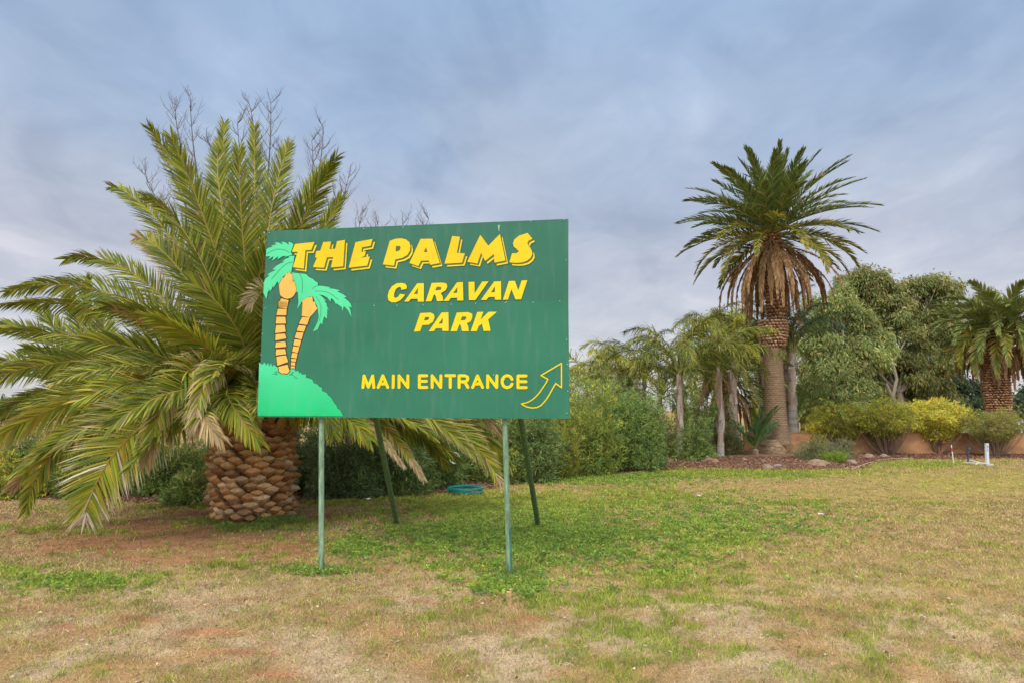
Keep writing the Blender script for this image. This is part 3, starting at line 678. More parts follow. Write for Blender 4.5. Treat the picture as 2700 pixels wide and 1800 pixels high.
# ---- slender queen palms
def queen(px_b, py_b, px_c, py_c, label, nf=13, length=2.6, cols=((.10, .14, .05), (.14, .17, .06)), tw=9, depth=None, grey=.35, el=(1.45, .45), droop=(1.4, 2.1), lmax=.52, skirt=0, group='slender feather palms around the tall date palm', lw=.021, nl=80, seed=0):
    b = G(px_b, py_b)
    if depth: b = at(px_b, py_b, depth)
    D = b[1]; q = D / F_PX; b[2] = float(ground_h(np.array([b[0]]), np.array([D]))[0]) - .02
    t = thing('queen_palm', b, label, 'palm tree', group)
    c = at(px_c, py_c, D)
    n = 60; f = np.linspace(0, 1, n); bend = .12 * math.sin(px_b)
    pts = np.stack([b[0] + (c[0] - b[0]) * f + bend * np.sin(f * 3.1), np.full(n, D), b[2] + (c[2] - b[2]) * f], 1)
    rad = q * tw * (1.15 - .35 * f + .25 * np.exp(-f * 9))
    def cf(A, T, nz):
        gsel = sstep(grey - .05, grey + .05, T)[..., None]
        rings = .72 + .28 * (np.sin(T * 90) > -.6)[..., None]
        lo = np.array([.40, .35, .29]) * rings * (.75 + .5 * nz[..., None])
        st = fbm(A * 5, T * 5, 3, 12 + int(seed * 10))[..., None]
        hi = (np.array([.30, .19, .12]) * (1 - st) + np.array([.58, .46, .36]) * st) * (.75 + .5 * fbm(A * 14, T * 10, 2, 6)[..., None])
        return lo * (1 - gsel) + hi * gsel
    mb = MB(); shaft(mb, pts, rad, None, 26, .25, cf)
    tr = mb.build('trunk', M_BARK, t, smooth=True)
    mb = MB()    # torn leaf sheaths clasping the upper trunk
    for i in range(26):
        f0 = random.uniform(grey, .95); th = random.uniform(0, 2 * math.pi); r = np.interp(f0, f, rad)
        p = np.array([np.interp(f0, f, pts[:, 0]), D, np.interp(f0, f, pts[:, 2])]) + np.array([math.cos(th), math.sin(th), 0]) * r
        Tn = np.array([-math.sin(th), math.cos(th), 0]); Rn = np.array([math.cos(th), math.sin(th), 0]); hh = random.uniform(.25, .6); w = r * random.uniform(.5, .9)
        s_ = random.uniform(-.5, .5)
        V = [p - Tn * w, p + Tn * w, p + Tn * (w * .5 + s_ * w) + Rn * .03 + np.array([0, 0, hh * .6]), p - Tn * (w * .5 - s_ * w) + Rn * .03 + np.array([0, 0, hh * .6]), p + Tn * s_ * w * 2 + Rn * random.uniform(.02, .09) + np.array([0, 0, hh])]
        mb.add(V, [[0, 1, 2, 3]], [[3, 2, 4]], col=np.array([(.50, .40, .32), (.36, .25, .18), (.60, .50, .42)][i % 3]) * random.uniform(.7, 1.1))
    mb.build('leaf_sheath', M_BARK, tr)
    mb = MB()     # sheathing leaf bases that carry the crown
    for i in range(11):
        az = seed + i * GOLD; r = rad[-1] * .7; o = np.array([math.cos(az), math.sin(az), 0])
        mb.tube([c + o * r * .5 + np.array([0, 0, -.35]), c + o * r + np.array([0, 0, .05]), c + o * (r + .10) + np.array([0, 0, .45]), c + o * (r + .26) + np.array([0, 0, .8])], [r * .75, r * .55, .03, .018], [np.array(k_) * random.uniform(.8, 1.2) for k_ in ((.30, .22, .14), (.27, .25, .10), (.20, .24, .07), (.20, .24, .07))], 6)
    mb.build('leaf_base', M_BARK, t)
    for i in range(nf):
        az = seed + i * GOLD; fr = i / nf; e = el[0] + (el[1] - el[0]) * fr ** .8
        p = frond_path(c + np.array([0, 0, .2 - .3 * fr]), az, e, length * random.uniform(.85, 1.1), random.uniform(*droop), 14, random.uniform(-.4, .4))
        make_frond(t, p, nl, lmax, lw, (-.8, 1.0), (.95, .4), 1.25, .22, cols, None, .8, (.26, .27, .08), .028, ragged=.35)
    for i in range(skirt):
        az = seed + 1 + i * 2.1; p = frond_path(c + np.array([0, 0, -.3]), az, -.6, 1.3, .9, 8)
        make_frond(t, p, 30, .35, .02, (-.5, .5), (.5, .2), .9, .15, ((.5, .34, .2), (.4, .26, .15)), None, .8, (.45, .3, .2), .015, 'dead_frond', segs=2)
    return t
OLV = ((.11, .15, .03), (.18, .20, .035), (.33, .29, .05))
YEL = ((.38, .40, .045), (.52, .44, .06), (.26, .30, .04))
DK = ((.08, .14, .055), (.11, .175, .06))
queen(1797, 1219, 1790, 985, 'slender feather palm standing apart, leftmost in the mulched bed', 17, 2.75, OLV, 8.5, seed=.2, grey=.28, lw=.027, lmax=.62)
queen(1900, 1212, 1890, 960, 'slim feather palm with peeling trunk, second in the bed from the left', 13, 2.6, OLV, 7, seed=1.3, grey=.12, skirt=3)
queen(1946, 1214, 1938, 950, 'yellow-green feather palm with shaggy trunk left of the tall date palm', 12, 2.6, YEL, 10.5, seed=2.1, grey=.30, depth=24.2)
queen(2013, 1195, 2004, 940, 'feather palm half hidden by the left side of the tall scaly trunk', 9, 2.3, OLV, 8.5, seed=3.0, grey=.1, depth=25.4)
queen(2098, 1200, 2088, 930, 'dark green feather palm with thick grey ringed trunk right of the tall date palm', 16, 2.9, DK, 12.5, seed=4.0, grey=.42, depth=25.2, el=(1.5, .85), droop=(1.0, 1.7))
queen(2075, 1195, 2068, 920, 'dark feather palm squeezed between the tall trunk and the grey ringed trunk', 12, 2.9, DK, 11, seed=5.1, grey=.1, depth=26.5, el=(1.5, .9), droop=(1.0, 1.7))
queen(1900, 1190, 1880, 890, 'tall thin feather palm behind the bed, top poking above the others', 11, 2.3, OLV, 6, seed=6.1, grey=.2, depth=27)
# far group over the hedge
for k, (a, b, c_, d_, cl, lab) in enumerate([(1545, 1150, 1548, 960, OLV, 'thin feather palm rising just right of the sign edge above the hedge'), (1600, 1150, 1606, 955, YEL, 'yellowish feather palm second right of the sign above the hedge'),
        (1655, 1150, 1640, 930, OLV, 'feather palm over the middle of the hedge, a spiky upright leaf'), (1700, 1150, 1700, 935, DK, 'dark feather palm showing sky through its fronds, left of the lone slender palm'), (1745, 1150, 1742, 985, OLV, 'small feather palm with visible thin trunk low behind the hedge')]):
    queen(a, b, c_, d_ + 62, lab, 11, 2.7, cl, 5, seed=k * 1.7, grey=.2, depth=26 + k * .6, group='feather palms behind the hedge', lw=.028, nl=60, lmax=.72)
# low juvenile feather palms
def low_palm(x, y, D, top, label, n=13, L_=1.8, cols=GREENS, dr=(.4, .9)):
    b = ad(x, y, D); b[2] = float(ground_h(np.array([b[0]]), np.array([D]))[0])
    t = thing('young_palm', b, label, 'palm tree')
    mb = MB(); mb.tube([b, b + np.array([0, 0, .15]), b + np.array([0, 0, top])], [.16, .15, .08], (.3, .2, .12), 8); mb.build('trunk', M_BARK, t)
    for i in range(n):
        p = frond_path(b + np.array([0, 0, top]), i * GOLD, random.uniform(.5, 1.35), L_ * random.uniform(.8, 1.1), random.uniform(*dr), 12)
        make_frond(t, p, 42, .36, .035, (.1, .6), (.9, .3), .3, .15, cols, None, .8, (.3, .3, .08), .018, segs=2)
low_palm(1733, 1040, 22.8, .2, 'small upright palm sprouting in front of the ochre wall', 11, 1.7, ((.07, .15, .05), (.09, .19, .05)), (.2, .5))
low_palm(1880, 1000, 25.8, 1.3, 'bushy young palm with arching fronds behind the grey-green shrub', 22, 3.0, ((.12, .17, .05), (.16, .20, .05), (.26, .27, .06)), (.7, 1.2))
low_palm(1845, 1010, 25.6, 1.1, 'young palm leaning left against the grey ringed trunk', 14, 2.4, ((.10, .17, .04), (.20, .25, .05)), (.7, 1.2))

# ---------------------------------------------------------------- shrubs
def shrub(x0, x1, ytop, ybase, label, cols, wts=None, n=1500, ll=.09, lw=.018, per=9, name='shrub', vase=0.0, depth=None, dr=None, group=None, upness=.5, lump=.48, thick=None, cat='shrub', stemc=(.22, .15, .10), droop=.2):
    """a mass of leafy twig ends round lumpy boughs, on a fan of stems"""
    xm = (x0 + x1) / 2
    b = Gd(xm, ybase); D = depth if depth else b[1]
    q = D / F_PX * DS; rx = (x1 - x0) / 2 * q * (1.3 if group == 'shrubs of the oleander hedge' else 1.15); rd = dr if dr else rx * .8
    c = ad(xm, ybase, D + rd * (1.12 if group == 'shrubs of the oleander hedge' else .9)); c[0] = ad(xm, ybase, D)[0]
    z0 = float(ground_h(np.array([c[0]]), np.array([c[1]]))[0]); ht = ad(xm, ytop, D + rd * .5)[2] - z0
    t = thing(name, (c[0], c[1], z0), label, cat, group)
    zl = vase * ht
    # sub-lobes
    nl = 34; lo = nrm(RNG.normal(size=(nl, 3))); lo[:, 2] = np.abs(lo[:, 2])
    d = nrm(RNG.normal(size=(n, 3)))
    bump = np.max(np.clip(d @ lo.T, 0, 1) ** 22, axis=1)
    r = (1 - lump + lump * bump * 1.25) * RNG.uniform(.10, 1, n) ** .30 * (1 + .10 * RNG.exponential(1, n) * (RNG.random(n) < .25))
    flat_ = 1.0 if vase else 0.0
    wide = np.where((d[:, 2] < 0) | (not vase), 1 / np.maximum(np.sqrt(1 - d[:, 2] ** 2), .3), 1.0) ** (.2 if vase else .45)
    d = d * np.stack([wide, wide, np.ones(n)], 1)
    hz = (ht - zl) / 2 * (1.0 if vase else 1.06)
    P = np.stack([c[0] + d[:, 0] * r * rx, c[1] + d[:, 1] * r * rd, z0 + zl + hz + d[:, 2] * r * hz], 1)
    if not vase: P[:, 2] = z0 + .02 + np.abs(d[:, 2]) * r * (ht - .02) * 1.03; d[:, 2] = np.abs(d[:, 2]) * 1.1 - .1
    P[:, 2] = np.maximum(P[:, 2], z0 + .03)
    out = nrm(d + np.array([0, 0, upness]))
    cc = np.clip(pal(n, cols, wts, .2) * 1.45, 0, .75)
    PP = np.repeat(P, per, axis=0) + RNG.normal(size=(n * per, 3)) * ll * .35
    ll = ll * 1.12; lw = lw * 1.1
    DD = np.repeat(out, per, axis=0) * .8 + RNG.normal(size=(n * per, 3)) * .75
    C = np.repeat(cc, per, axis=0) * RNG.uniform(.75, 1.3, (n * per, 1))
    mb = MB(); leaves(mb, PP, DD, RNG.uniform(.7, 1.2, n * per) * ll, RNG.uniform(.8, 1.2, n * per) * lw, C, .2, droop)
    mb.build('foliage', M_LEAF, t)
    mb = MB(); ns = 44 if vase else 14
    for i in range(ns):
        az = i * GOLD; e = random.uniform(.2, 1.0)
        end = np.array([c[0] + math.cos(az) * rx * e * .85, c[1] + math.sin(az) * rd * e * .85, z0 + zl + (ht - zl) * random.uniform(.3, .8)])
        s0 = np.array([c[0] + math.cos(az) * rx * .08, c[1] + math.sin(az) * rd * .08, z0 - .02])
        mid = s0 * .45 + end * .55 + np.array([0, 0, -.08 * ht])
        w = .012 + .008 * random.random()
        pts = bez(s0, mid, end, 6); mb.tube(pts, np.linspace(w, w * .35, 6), np.array(stemc) * random.uniform(.7, 1.4), 4, False)
    tw = RNG.choice(n, min(n, 160), replace=False)
    for i in tw:
        a = P[i]; k = nrm(np.array([c[0], c[1], z0 + zl * .5]) - a); mb.tube([a, a + k * .12 * ht, a + k * .3 * ht], [.003, .005, .007], stemc, 3, False)
    mb.build('stem', M_BARK, t)
    return t
OLE = ((.13, .19, .05), (.18, .24, .055), (.10, .15, .05), (.25, .29, .075)); 
OLY = ((.25, .27, .045), (.19, .22, .04), (.34, .33, .06), (.13, .16, .035))
DKO = ((.09, .14, .06), (.13, .18, .075), (.17, .22, .09))
H = 'shrubs of the oleander hedge'
shrub(-60, 70, 1030, 1148, 'yellow-leaved bush at the far left edge under the fronds', ((.36, .30, .04), (.22, .24, .04), (.14, .17, .04)), n=1100, ll=.06, lw=.03)
shrub(70, 215, 1050, 1150, 'olive and yellow bush behind the hanging frond tips, left of the gap', ((.26, .26, .04), (.14, .18, .04), (.10, .14, .035)), n=1100, ll=.06, lw=.03)
shrub(270, 440, 985, 1138, 'dark olive shrub in front of the ochre wall, left of the stubby trunk', OLE, n=2000, depth=12.2)
shrub(360, 490, 1050, 1165, 'pale yellow-green rosette bush touching the left of the stubby trunk', ((.30, .34, .10), (.22, .27, .07), (.13, .18, .05)), n=750, ll=.11, lw=.022, group=None)
shrub(440, 600, 960, 1130, 'deep green shrub hidden behind the stubby trunk', DKO, n=1700, depth=13.4)
shrub(690, 830, 965, 1152, 'dark blue-green oleander just right of the stubby trunk', DKO, n=2500, ll=.11, lw=.02, group=H)
shrub(790, 950, 955, 1148, 'dark oleander behind the left leaning brace of the sign', DKO + OLE[:2], n=2600, ll=.11, lw=.02, group=H)
shrub(915, 1040, 945, 1128, 'green oleander behind the coiled hose, left of the white ring', OLE[:3], n=2500, ll=.10, lw=.02, group=H)
shrub(1085, 1200, 940, 1115, 'oleander behind the right front post of the sign', OLE + OLY[:1], n=2400, ll=.10, lw=.02, group=H)
shrub(1160, 1275, 915, 1113, 'pale green oleander behind the right leaning brace', ((.16, .21, .06), (.20, .25, .08), (.10, .15, .05)), n=2400, ll=.11, lw=.02, group=H)
shrub(1240, 1345, 930, 1103, 'fine-leaved olive shrub just right of the right brace', OLY, n=2600, ll=.07, lw=.012, group=H)
shrub(1295, 1425, 880, 1098, 'bright olive oleander below the right edge of the board', OLY + OLE[:2], n=2900, ll=.10, lw=.02, group=H)
shrub(1385, 1538, 885, 1088, 'largest dense round oleander at the right end of the hedge', OLE, n=5200, ll=.10, lw=.02, group=H, lump=.22, dr=1.3)
shrub(1310, 1500, 848, 1080, 'tall red-tipped bush behind the hedge right of the sign', ((.15, .17, .05), (.26, .15, .07), (.11, .14, .04)), n=3200, ll=.10, lw=.02, depth=19.5, dr=1.2)
shrub(1440, 1570, 890, 1075, 'olive bush behind the largest oleander', OLE, n=2000, ll=.10, lw=.02, depth=20.5)
shrub(1572, 1652, 955, 1066, 'pale green bush between the lone slender palm and its neighbour', ((.20, .26, .07), (.28, .33, .10), (.12, .17, .05)), n=2000, ll=.08, lw=.018)
shrub(1580, 1680, 900, 1050, 'rounded green bush behind the gap of the slender palms', OLE, n=2400, ll=.09, lw=.02, depth=23.2)
shrub(1640, 1710, 975, 1052, 'brownish bush at the foot of the slim palms', ((.20, .16, .07), (.13, .15, .05)), n=1100, ll=.09, lw=.02, depth=22.5)
shrub(1852, 1985, 1003, 1066, 'low grey-green shrub right of the tall date palm foot', ((.17, .17, .075), (.21, .20, .09), (.13, .14, .06)), n=3200, ll=.05, lw=.009, dr=.8)
shrub(1905, 1962, 1036, 1069, 'small lime green clump in front of the grey-green shrub', ((.20, .28, .03), (.14, .21, .03)), n=900, ll=.05, lw=.010)
YG = ((.20, .22, .035), (.29, .28, .04), (.13, .155, .03), (.38, .32, .05))
RW = 'vase-shaped shrubs along the ochre wall'
shrub(1898, 2035, 922, 1048, 'yellow-green vase-shaped shrub, leftmost against the ochre wall', YG, n=3600, ll=.075, lw=.016, vase=.06, group=RW)
shrub(2005, 2140, 918, 1050, 'yellow-green vase-shaped shrub with a fan of bare stems, second along the wall', YG, n=3800, ll=.075, lw=.016, vase=.10, group=RW)
shrub(2120, 2270, 918, 1048, 'golden yellow shrub behind the thin white stake', ((.56, .46, .06), (.42, .39, .07), (.30, .29, .06), (.60, .38, .08)), (.4, .3, .2, .1), n=3800, ll=.095, lw=.028, vase=.06, group=RW)
shrub(2250, 2405, 928, 1052, 'dull olive shrub in front of the white car at the right edge', ((.21, .21, .045), (.15, .17, .04), (.28, .24, .07)), n=1900, ll=.08, lw=.014, vase=.06, group=RW, dr=.9)
shrub(1862, 1915, 960, 1035, 'small golden bush beside the young palm', ((.60, .48, .04), (.40, .36, .05)), n=900, ll=.09, lw=.03, depth=24.2)
shrub(1725, 1760, 905, 1000, 'bright yellow bush glimpsed behind the tall trunk', ((.60, .50, .03), (.40, .40, .05)), n=700, ll=.12, lw=.05, depth=29)
shrub(1560, 1592, 870, 1010, 'narrow upright lime green conifer behind the lone slender palm', ((.30, .38, .04), (.20, .27, .04)), n=1500, ll=.12, lw=.03, depth=30, name='conifer', cat='tree')

shrub(600, 725, 950, 1138, 'dark shrub directly behind the right flank of the stubby trunk', DKO + OLE[:1], n=2000, depth=12.6)
shrub(80, 300, 955, 1105, 'olive shrub behind the hanging frond tips, hiding the wall at the left', OLE + OLY[:1], n=2400, depth=12.9, dr=.7)
shrub(-80, 90, 960, 1105, 'dark olive shrub at the left edge behind the yellow-leaved bush', OLE, n=1800, depth=12.9, dr=.7)
shrub(1180, 1330, 885, 1085, 'olive oleander filling the back of the hedge behind the right post', OLY + OLE[:1], n=3000, ll=.10, lw=.02, depth=16.2, dr=1.3)
shrub(1300, 1420, 862, 1075, 'tall oleander at the back of the hedge by the right board edge', OLY + OLE[:2], n=3000, ll=.10, lw=.02, depth=18.0, dr=1.3)
shrub(1000, 1160, 920, 1105, 'green oleander at the back of the hedge behind the white ring', OLE, n=2600, ll=.10, lw=.02, depth=14.8, dr=1.2)
shrub(780, 960, 930, 1125, 'green oleander at the back of the hedge between the left posts', OLE, n=2600, ll=.10, lw=.02, depth=14.0, dr=1.2)
# ---------------------------------------------------------------- gum trees and the far trees
def tree(lobes, D, base, label, cols, wts=None, n=9000, ll=.26, lw=.05, per=6, limbs=(), barkc=(.30, .25, .19), name='gum_tree', tr=.22, group=None, droop=1.2, pend=1.0):
    b = ad(base[0], base[1], D); b[2] = float(ground_h(np.array([b[0]]), np.array([D]))[0]) - .05
    q = D / F_PX * DS; t = thing(name, b, label, 'tree', group)
    ar = np.array([l[2] * l[3] for l in lobes], float); ks = RNG.choice(len(lobes), n, p=ar / ar.sum())
    Lc = np.array([ad(l[0], l[1], D + (l[4] if len(l) > 4 else 0)) for l in lobes]); Lr = np.array([[l[2] * q, min(l[2], l[3]) * q, l[3] * q] for l in lobes]) * .95
    # secondary tufts inside every lobe, so that the outline is uneven and lets the sky through
    nt_ = 26; tuft = nrm(RNG.normal(size=(len(lobes), nt_, 3))) * RNG.uniform(.35, 1.0, (len(lobes), nt_, 1)) ** .6
    tk = RNG.integers(0, nt_, n); tc_ = tuft[ks, tk]
    off = RNG.normal(size=(n, 3)) * .105 * RNG.uniform(.6, 1.3, (n, 1)) * np.array([1, 1, .8])
    P = Lc[ks] + (tc_ + off) * Lr[ks]
    tone = np.repeat(RNG.uniform(.75, 1.3, (len(lobes), nt_))[ks, tk][:, None], 1, 1)
    cc = np.clip(pal(n, cols, wts, .12) * tone * 1.5, 0, .7)
    PP = np.repeat(P, per, axis=0) + RNG.normal(size=(n * per, 3)) * ll * .6
    DD = RNG.normal(size=(n * per, 3)) * .7 + np.array([0, 0, -pend]) + np.repeat(nrm(tc_ + 1e-3), per, axis=0) * .5
    C = np.repeat(cc, per, axis=0) * RNG.uniform(.75, 1.3, (n * per, 1))
    mb = MB(); leaves(mb, PP, DD, RNG.uniform(.6, 1.2, n * per) * ll, RNG.uniform(.8, 1.2, n * per) * lw, C, .15, .5)
    mb.build('crown', M_LEAF, t)
    mb = MB(); fork = b + np.array([0, 0, (Lc[:, 2].mean() - b[2]) * .45])
    mb.tube(bez(b, (b + fork) / 2 + np.array([.15, 0, 0]), fork, 6), np.linspace(tr, tr * .7, 6), barkc, 9)
    for i, c in enumerate(Lc):
        e = c + np.array([0, 0, Lr[i][2] * .2]); md = fork * .5 + e * .5 + np.array([random.uniform(-.4, .4), random.uniform(-.3, .3), -.3])
        mb.tube(bez(fork, md, e, 8), np.linspace(tr * .4, .025, 8), barkc, 6)
        for k in range(7):
            e2 = c + tuft[i, k] * Lr[i] * .95; a = fork * .3 + e * .7
            mb.tube(bez(a, (a + e2) / 2 + RNG.normal(size=3) * .15, e2, 5), np.linspace(.04, .012, 5), barkc, 4, False)
    for lim in limbs:
        pts = [ad(a_, b_, D - 1.2) for a_, b_ in lim[0]]; mb.tube(np.array(pts), np.linspace(lim[1], lim[1] * .5, len(pts)), lim[2], 7)
    mb.build('trunk', M_BARK, t)
GUM = ((.19, .24, .08), (.26, .295, .105), (.13, .175, .055), (.31, .27, .09))
GUMD = ((.15, .18, .06), (.205, .215, .07), (.10, .13, .04), (.26, .20, .07))
tree([(1975, 690, 50, 60, .5), (2000, 650, 48, 34), (1960, 760, 60, 40, -.5), (2040, 710, 52, 60), (2075, 790, 75, 60), (2110, 720, 60, 55, 1), (2150, 665, 52, 32), (2100, 660, 26, 22), (2190, 660, 22, 18), (2155, 740, 50, 50), (2120, 850, 70, 55), (2040, 860, 70, 50, 1), (1990, 900, 80, 45, 1), (2120, 920, 80, 35, 1), (2190, 800, 40, 50), (1950, 650, 30, 22, 2)], 34, (2072, 1010),
     'large spreading gum tree with white limbs behind the golden shrubs', GUMD, n=20000, ll=.28, lw=.06,
     limbs=[([(2060, 935), (2045, 900), (2036, 880)], .10, (.34, .29, .22)), ([(2050, 915), (2060, 870), (2050, 830), (2046, 805)], .09, (.34, .29, .22)), ([(2050, 832), (2070, 800), (2090, 765)], .05, (.34, .30, .24))])
tree([(1905, 790, 55, 60), (1950, 740, 50, 55, .5), (1900, 860, 60, 55), (1960, 820, 60, 45), (1890, 900, 50, 40), (2010, 800, 40, 40, .5), (1935, 690, 34, 30), (1880, 930, 60, 30), (1905, 710, 24, 24), (1960, 900, 50, 40)], 30, (1925, 1020),
     'pale grey-green gum tree in front of the larger one, beside the tall palm', GUM, n=14000, ll=.25, lw=.055, barkc=(.38, .32, .25))
tree([(2205, 905, 48, 34), (2150, 930, 60, 24), (2235, 930, 40, 22), (2180, 880, 30, 24)], 38, (2200, 1000), 'dark dense tree under the right edge palm fronds', ((.045, .065, .035), (.06, .085, .04)), n=5000, ll=.25, lw=.08, name='dark_tree')
tree([(2265, 690, 24, 30), (2245, 720, 30, 40), (2250, 780, 40, 60)], 44, (2255, 1000), 'thin gum tree poking up left of the right edge palm', GUMD, n=2600, ll=.3, lw=.06)
tree([(2360, 930, 22, 22), (2385, 915, 30, 34)], 60, (2372, 990), 'dark rounded tree far off at the right edge', ((.045, .075, .04), (.06, .09, .045)), n=1800, ll=.4, lw=.16, name='far_tree', tr=.3)
tree([(1868, 730, 24, 60), (1860, 820, 30, 50), (1660, 740, 40, 30), (1700, 760, 40, 60), (1750, 830, 40, 60), (1640, 830, 40, 50)], 40, (1740, 1000), 'thin wispy gum tree behind the cluster of palms', GUM, n=4200, ll=.3, lw=.05)
for k, (xa, w, h) in enumerate([(-180, 90, 60), (-60, 80, 40), (60, 70, 34), (1110, 90, 40), (1230, 60, 36), (2450, 80, 60), (2560, 90, 70)]):
    tree([(xa, 940 - h * .4, w * .6, h * .7), (xa + w * .5, 950 - h * .3, w * .5, h * .5), (xa - w * .5, 950 - h * .3, w * .5, h * .5)], 62 + k, (xa, 985), ['dull green tree in the distance outside the left edge', 'dull green tree far behind the left palms', 'distant green tree behind the leftmost bush', 'distant green tree screened by the sign board', 'far green tree behind the right half of the sign', 'distant tree right beyond the car', 'farthest tree on the right outside the view'][k], GUMD, n=1500, ll=.5, lw=.16, name='far_tree', tr=.25)

# ---------------------------------------------------------------- bare winter tree
BD = 15.5
bb = ad(560, 1100, BD); bb[2] = 0
bare = thing('bare_tree', bb, 'leafless tree with fine upturned twigs behind the huge date palm', 'tree')
mbt = MB(); mbb = MB(); fork = ad(565, 800, BD)
mbt.tube(bez(bb, (bb + fork) / 2 + np.array([.08, 0, 0]), fork, 8), np.linspace(.16, .10, 8), (.24, .20, .17), 10)
mbt.build('trunk', M_BARK, bare)
TW = (.13, .11, .10)
def twig(mb, p, d, ln, r, lev):
    n = 7; pts = [p]; d = nrm(d); cur = np.array(p)
    for i in range(n):
        d = nrm(d + np.array([0, 0, .10]) + RNG.normal(size=3) * .07); cur = cur + d * ln / n; pts.append(cur)
    pts = np.array(pts); mb.tube(pts, np.linspace(r, r * .45, n + 1), TW, 3, False)
    if lev > 0:
        for i in range(1, n + 1):
            for s in range(2 if lev > 1 else 1):
                if random.random() < .9:
                    az = random.uniform(0, 6.28); o = np.array([math.cos(az), math.sin(az) * .6, .25])
                    twig(mb, pts[i], nrm(d * .45 + o * .85), ln * (.30 if lev > 1 else .34) * random.uniform(.6, 1.2), r * .55, lev - 1)
for (mx_, my_), (tx, ty), dd in (((470, 480), (437, 200), 0), ((440, 420), (402, 218), .5), ((420, 560), (333, 378), 0), ((430, 470), (360, 292), -.6), ((610, 450), (622, 214), 0), ((590, 430), (572, 215), .6), ((560, 500), (545, 262), -.4), ((700, 500), (742, 268), .2), ((690, 520), (716, 300), -.5), ((730, 560), (800, 385), .4), ((520, 430), (470, 300), .7),
                                  ((760, 640), (828, 470), .1), ((790, 650), (868, 492), -.5), ((850, 640), (985, 480), 0), ((830, 660), (925, 492), .6), ((400, 600), (372, 440), .5), ((640, 450), (650, 330), -.3), ((680, 620), (770, 430), .8)):
    pth = bez(fork, ad(mx_, my_ + 12, BD + dd * .6), ad(tx, ty + 24, BD + dd), 16)
    mbb.tube(pth, np.linspace(.045, .006, 16), TW, 5, False)
    d = nrm(pth[-1] - pth[-3])
    for i in range(5, 16):
        for s in range(3):
            az = random.uniform(0, 6.28); o = np.array([math.cos(az), math.sin(az) * .6, .35])
            twig(mbb, pth[i], nrm(nrm(pth[i] - pth[i - 1]) * .5 + o * .8), random.uniform(.4, .95) * (1.25 - i / 22), .0075, 1)
mbb.build('branches', M_BARK, bare)

# ---------------------------------------------------------------- ochre wall
def rib(path, z0f, z1, th, col, mb):
    path = [np.array(p, float) for p in path]
    for a, b in zip(path[:-1], path[1:]):
        c = (a + b) / 2; d = b - a; l_ = math.hypot(d[0], d[1])
        mb.box((c[0], c[1], (z0f + z1) / 2), (l_, th, z1 - z0f), col, math.atan2(d[1], d[0]))
wp_ = [(x, float(wall_y(np.array(x)))) for x in (-30, -14, -4, 4, 9)]
mb = MB(); rib(wp_, -.1, .80, .16, (.50, .28, .09), mb)
M_WALL = vcol_mat('rendered_wall', .85, 0, .2, (8, .4, .03), (1.6, .32, (1, 1, 2)))
wl = mb.build('garden_wall', M_WALL, origin=(0, 17, 0)); tag(wl, 'ochre rendered garden wall behind the hedge and the tall date palm', 'wall')
mb = MB(); rib(wp_, .803, .84, .21, (.42, .24, .09), mb); mb.build('wall_cap', M_WALL, wl)
mb = MB(); rib([(9.12, 24.97), (12, 24.4), (40, 23.2)], -.1, .80, .16, (.43, .22, .10), mb)
wl2 = mb.build('garden_wall', M_WALL, origin=(20, 24, 0)); tag(wl2, 'orange rendered wall behind the vase-shaped shrubs on the right', 'wall')
mb = MB(); rib([(9.12, 24.97), (12, 24.4), (40, 23.2)], .803, .84, .21, (.36, .21, .10), mb); mb.build('wall_cap', M_WALL, wl2)

# ---------------------------------------------------------------- edging, rocks
ep = [Gd(a, b) for a, b in ((1880, 1080), (1935, 1078), (1962, 1075), (1990, 1066), (2020, 1057), (2060, 1053.5), (2110, 1053))]
mb = MB(); EPI = []
for a, b in zip(ep[:-1], ep[1:]):
    for k in range(4): EPI.append(a + (b - a) * k / 4)
EPI = np.array(EPI); EPI[:, 2] = ground_h(EPI[:, 0], EPI[:, 1]) + .02
mb.tube(EPI, .022, (.42, .31, .19), 6)
tag(mb.build('garden_edging', M_ROCK, origin=EPI[8]), 'pale concrete edging curving between the mulched bed and the lawn', 'edging')
def rock(px_, py_, w, h, col, label):
    b = G(px_, py_); q = b[1] / F_PX; n = 12; m = 18
    rx = w / 2 * q; rz = h * q
    A, B = np.meshgrid(np.linspace(0, 2 * np.pi, m, endpoint=False), np.linspace(-.5, np.pi / 2, n))
    d = np.stack([np.cos(A) * np.cos(B), np.sin(A) * np.cos(B), np.sin(B)], -1)
    s = px_ * .37
    r = 1 + .55 * (fbm(d[..., 0] * 1.6 + s, d[..., 1] * 1.6 + d[..., 2] * 2.1, 4, 13) - .5) * (np.abs(np.cos(B)) > .02)
    z0 = float(ground_h(np.array([b[0]]), np.array([b[1]]))[0])
    V = np.stack([b[0] + d[..., 0] * rx * r, b[1] + rx * .7 + d[..., 1] * rx * .8 * r, z0 - .02 + d[..., 2] * rz * r], -1)
    i = np.arange(n * m).reshape(n, m); j = np.roll(i, -1, 1)
    mb = MB(); mb.add(V.reshape(-1, 3), np.stack([i[:-1], j[:-1], j[1:], i[1:]], -1).reshape(-1, 4), col=np.array(col) * (.45 + .6 * fbm(A * 3, B * 5, 3, 2)[..., None]).reshape(-1, 1))
    tag(mb.build('rock', M_ROCK, origin=(b[0], b[1], z0)), label, 'rock', 'rocks in the mulched bed')
